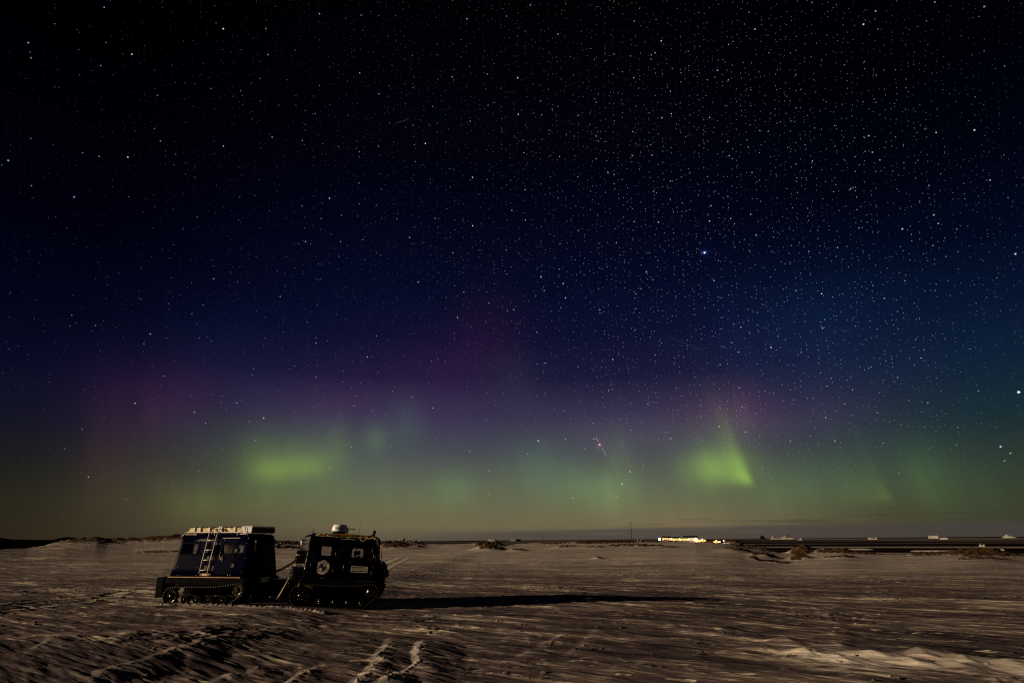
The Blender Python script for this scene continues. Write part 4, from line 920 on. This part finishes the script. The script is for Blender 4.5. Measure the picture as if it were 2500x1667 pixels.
# name plate
sgx0, sgx1, sgz0, sgz1 = -.27, .28, 1.145, 1.33
pl_ = part(ringplate(rrect(sgx0, sgz0, sgx1, sgz1, .02), rrect(sgx0 + .014, sgz0 + .014, sgx1 - .014, sgz1 - .014, .012), sf.put('N', .020), .002), 'name_plate', 'decal_cream', d2)
q = text_mesh('HAGGLUNDS', .155, 'n', None, None, lambda u, v, dd: sf.put('N', .022)(u + (sgx0 + sgx1) / 2, v + (sgz0 + sgz1) / 2, 0), .555, bold=.0015)
part(q, 'name_lettering', 'decal_cream', d2)
# hood, hull, bumper
hd = MB().add([(.42, -.86, .92), (.76, -.80, .92), (.76, .80, .92), (.42, .86, .92), (.42, -.80, 1.52), (.56, -.78, 1.50), (.56, .78, 1.50), (.42, .80, 1.52), (.70, -.76, 1.42), (.70, .76, 1.42), (.77, -.78, 1.30), (.77, .78, 1.30)],
              [(0, 1, 10, 8, 5, 4), (3, 7, 6, 9, 11, 2), (4, 5, 6, 7), (5, 8, 9, 6), (8, 10, 11, 9), (10, 1, 2, 11), (0, 3, 2, 1), (0, 4, 7, 3)])
hood = part(hd, 'hood', 'rubber', bevel=.03)
for yy in (-.58, .58): part(MB().lathe((.785, yy, 1.12), [(.10, -.02), (.11, .015), (.09, .03), (.001, .035)], 'x', 20), 'headlight', 'black_steel', smooth=True)
part(MB().box((-1.84, -.93, .66), (.62, .93, .915)).box((-1.3, -.31, .26), (.6, .31, .68)).box((.60, -.80, .62), (.74, .80, .915)).box((.72, -.82, .96), (.85, .82, 1.16)).box((.70, -.7, .60), (.80, .7, .74)), 'lower_hull', 'rubber', bevel=.015)
part(MB().box((-.04, -.955, .872), (.54, -.925, .884)), 'fender_highlight', 'chrome')  # highlight on the fender ledge put in as a bright strip
part(MB().box((-1.22, -.94, .90), (-1.10, -.915, .93)), 'marker_reflector', 'chrome')
for s_ in (-1, 1):
    a, b = (-.93, -.33) if s_ < 0 else (.33, .93)
    track(a, b, -1.76, .34, .33, .47, .56, .24, .30, .03, s_ < 0, (-1.12, -.68, -.24, .20), .15)
part(MB().box((-1.66, -.95, .64), (-1.50, -.935, .66)).box((-1.90, -.95, .60), (-1.84, -.93, .72), rot=(0, R(20), 0)), 'track_guard', 'ochre')
# seats and wheel seen through the panes
st = MB()
for x, yy in ((-.24, -.40), (-.24, .40)):
    st.box((x - .10, yy - .24, 1.0), (x + .30, yy + .24, 1.18)); st.box((x - .02, yy - .20, 1.15), (x + .07, yy + .20, 1.62), rot=(0, R(-8), 0)); st.box((x - .06, yy - .12, 1.64), (x + .03, yy + .12, 1.80), rot=(0, R(-8), 0))
part(st, 'seat', 'interior', bevel=.03)
part(MB().box((.28, -.7, 1.35), (.42, .7, 1.54)).tube([(.20 + .10 * math.cos(a) * .3, -.38 + .18 * math.sin(a), 1.56 + .17 * math.cos(a)) for a in np.linspace(0, 6.283, 20)], .014, 6), 'dashboard', 'interior')
# canes and rope along the roof edge
cn_ = empty('cane_bundle', FRONTF[0], FRONTF[1])
for k, (dy, dz) in enumerate(((0, 0), (.035, .02), (-.03, .03), (.0, .05))):
    pts = [(x, -.665 + dy + .006 * math.sin(x * 9 + k), 2.255 + dz * .8 + .012 * math.sin(x * 3.1 + k) + .035 * (1 - ((x + .6) / 1.1) ** 2) - .02) for x in np.linspace(-1.62 + .03 * k, .30 + .01 * k, 22)]
    MB().tube(pts, .017, 8).build('cane', M['cane'], cn_, True)
tag(cn_, 'bundle of brown canes lashed along the roof edge of the front cab', 'cane bundle')
rp = MB()
def loop(x0, x1, sag, m_=10, yy=-.73):
    return [(x0 + (x1 - x0) * k / m_, yy, 2.25 - sag * math.sin(math.pi * k / m_)) for k in range(m_ + 1)]
rp.tube(loop(-1.25, -.62, .035), .010, 6); rp.tube(loop(-.15, .10, .13), .009, 6); rp.tube([(x, -.735, 2.235 + .012 * math.sin(x * 25)) for x in np.linspace(.08, .36, 14)], .026, 8)
rp.tube([(x, -.73, 2.24 + .01 * math.sin(x * 13)) for x in np.linspace(-.62, .1, 24)], .011, 6)
rp.tube([(-.50, -.72, 2.30), (-.56, -.74, 2.22), (-.50, -.74, 2.18), (-.42, -.72, 2.30)], .010, 6)
rp.lathe((.39, -.74, 2.235), [(.001, -.03), (.035, -.02), (.04, .01), (.001, .03)], 'y', 10)
for x in (-1.35, -.1, .1, .3): rp.tube([(x + .0 * k, -.665 + .065 * math.cos(a), 2.265 + .05 * math.sin(a)) for k, a in enumerate(np.linspace(0, 6.28, 12))], .009, 5)
top_level(rp, 'rope', 'yellow_rope', 'yellow rope wound round the canes and looping off the front cab roof', 'rope', FRONTF, smooth=True)
part(MB().box((-1.66, -.68, 2.215), (-.9, -.655, 2.232)).box((-.75, -.695, 2.16), (-.05, -.675, 2.172)), 'rain_gutter', 'alloy')
# radar dome
rx, ry, rz = -.93, -.25, 2.295
part(MB().lathe((rx, ry, rz), [(.19, -.03), (.215, .03), (.225, .10), (.24, .125)], 'z', 36), 'radar_base', 'black_steel', smooth=True)
rd = part(MB().lathe((rx, ry, rz + .10), [(.245, .0), (.272, .02), (.268, .06), (.247, .17), (.225, .215), (.16, .235), (.001, .242)], 'z', 40), 'radar_dome', 'white_paint', smooth=True)
def on_dome(u, v, dd):
    z = .10 + v; rr_ = .264 - (z - .06) * .19 + .003; a = -math.pi / 2 + u / .26 + .10
    return (rx + rr_ * math.cos(a), ry + rr_ * math.sin(a), rz + .105 + z)
part(text_mesh('SIMRAD', .105, 'n', None, None, on_dome, .95, bold=.003), 'dome_lettering', 'decal_dark', rd)
part(MB().tube([(-.69, -.15, 2.27), (-.67, -.15, 2.40), (-.655, -.15, 2.52)], .03, 8, .022).tube([(-.80, -.2, 2.525), (-.42, -.1, 2.505)], .014, 8), 'antenna_tee', 'alloy', smooth=True)
part(MB().tube([(-.32, .1, 2.28), (-.28, .1, 2.82)], .006, 5, .003), 'whip_antenna', 'black_steel')
part(MB().box((.20, -.60, 2.22), (.30, -.46, 2.35)).box((.27, -.66, 2.24), (.35, -.52, 2.50), rot=(0, R(8), 0)).tube([(.36 + .05 * math.cos(a), -.70, 2.22 + .06 * math.sin(a)) for a in np.linspace(0, 6.28, 14)], .012, 6), 'roof_lamp', 'black_steel')
part(MB().box((-1.80, -.60, 2.25), (-.1, .60, 2.30)), 'roof_hatch', 'dark_paint', bevel=.02)
part(MB().tube([(-1.76, -.6, 2.26), (-1.76, -.6, 2.42)], .02, 6), 'roof_post', 'black_steel')
part(MB().tube([(.46, -.70, 2.16), (.64, -.74, 1.85), (.72, -.78, 1.44)], .016, 6), 'windscreen_stay', 'red_strap')
# gear on the back wall: frame with rungs, lamp, hose
g = MB(); y_ = -.74
g.tube([(-2.22, -.80, .95), (-2.16, -.76, 1.5), (-2.06, -.70, 2.06), (-1.95, -.66, 2.18), (-1.80, -.64, 2.24)], .018, 8)
g.tube([(-2.22, -.30, .95), (-2.16, -.30, 1.5), (-2.06, -.30, 2.06), (-1.95, -.30, 2.18), (-1.80, -.30, 2.24)], .018, 8)
for z, x in ((1.02, -2.2), (1.75, -2.11), (2.05, -2.06)): g.tube([(x, -.78, z), (x, -.30, z)], .014, 6); g.tube([(x, -.77, z), (-1.84, -.77, z)], .014, 6)
gr = part(g, 'rear_frame', 'black_steel', smooth=True)
part(MB().tube([(-2.15, -.79, 1.58), (-1.90, -.79, 1.575)], .016, 8).tube([(-2.18, -.82, 1.26), (-1.88, -.82, 1.255)], .016, 8), 'rear_step', 'ochre', gr, smooth=True)
part(MB().lathe((-2.03, -.72, 1.92), [(.001, -.02), (.045, -.02), (.05, .09), (.035, .12), (.001, .12)], 'z', 14), 'work_lamp', 'white_paint', gr, smooth=True)
part(MB().box((-2.16, -.70, 1.30), (-1.9, -.20, 1.72)).box((-2.20, -.72, .84), (-1.86, -.1, 1.20)), 'jerry_can', 'black_steel', gr, bevel=.03)
part(MB().tube([(-1.90, -.76, 2.2), (-1.98, -.79, 1.9), (-1.94, -.80, 1.74), (-2.04, -.80, 1.70), (-2.14, -.8, 1.74)], .013, 6), 'cable', 'grey_vent', gr, smooth=True)
random.seed(4); mb = MB()
for k in range(26):
    x, z = -2.3 + random.random() * .35, .55 + random.random() * .55; mb.lathe((x, -.70 + random.random() * .2, z), [(.001, -.02), (.018, -.012), (.018, .02)], 'y', 8)
part(mb, 'coupling_bolts', 'wheel_steel')
# steering joint and hoses between the cars (world frame)
ORI = ((0, 0, 0), (0, 0, 0))
def wpart(mb, name, m, **k): return mb.build(name, M[m], VEH, loc=-VEH.location, **k)
def wp(frame, p):
    e = Euler(frame[1]).to_matrix(); return e @ Vector(p) + Vector(frame[0])
a = wp(REARF, (1.42, 0, .52)); b = wp(FRONTF, (-1.7, 0, .50)); dv = (b - a).normalized(); nv = Vector((-dv.y, dv.x, 0))
mb = MB().tube([a, b], .10, 10)
for s_, zo in ((1, .14), (-1, .14), (1, -.10), (-1, -.10)): mb.tube([a + nv * .22 * s_ + Vector((0, 0, zo)), b + nv * .20 * s_ + Vector((0, 0, zo))], .045, 8)
mid = (a + b) / 2
for k in range(4): mb.box(tuple(mid + Vector((-.30 + .16 * k, -.34, -.26))), tuple(mid + Vector((-.18 + .16 * k, .34, .30))))
mb.box(tuple(a + Vector((-.05, -.45, -.12))), tuple(a + Vector((.22, .30, .36))))
mb.box(tuple(b + Vector((-.50, -.45, -.05))), tuple(b + Vector((-.02, .40, .42))))
wpart(mb, 'steering_joint', 'black_steel', bevel=.02)
mb = MB()
for k in range(22):
    c_ = a.lerp(b, random.random()); c_ = c_ + Vector((0, -.45, random.uniform(-.2, .3))); mb.tube([c_, c_ + Vector((random.uniform(.03, .10), 0, .008))], .011, 6)
wpart(mb, 'joint_fittings', 'wheel_steel')
for k, (dy, dz, r_) in enumerate(((-.62, 0, .022), (-.50, .03, .016))):
    p0 = wp(REARF, (1.50, dy + .5, 1.02 - dz)); p3 = wp(FRONTF, (-2.18, dy + .1, 1.42 - dz)); pts = []
    for q in range(13):
        u = q / 12; p = p0.lerp(p3, u); p.z = p0.z + (p3.z - p0.z) * (u ** 2.0) - .03 * math.sin(math.pi * u); pts.append(p)
    wpart(MB().tube(pts, r_, 8), 'hydraulic_hose', 'rubber', smooth=True)
p0 = wp(FRONTF, (-2.24, -.62, .92)); p1 = wp(FRONTF, (-2.40, -.62, .52)); p2 = wp(FRONTF, (-2.52, -.62, .22))
wpart(MB().tube([p0, p1, p2], .022, 8, .038), 'tow_pole', 'cream', smooth=True)
wpart(MB().lathe(p2, [(.001, -.05), (.05, -.03), (.05, .03), (.001, .05)], 'z', 10), 'tow_pole_tip', 'red_strap', smooth=True)
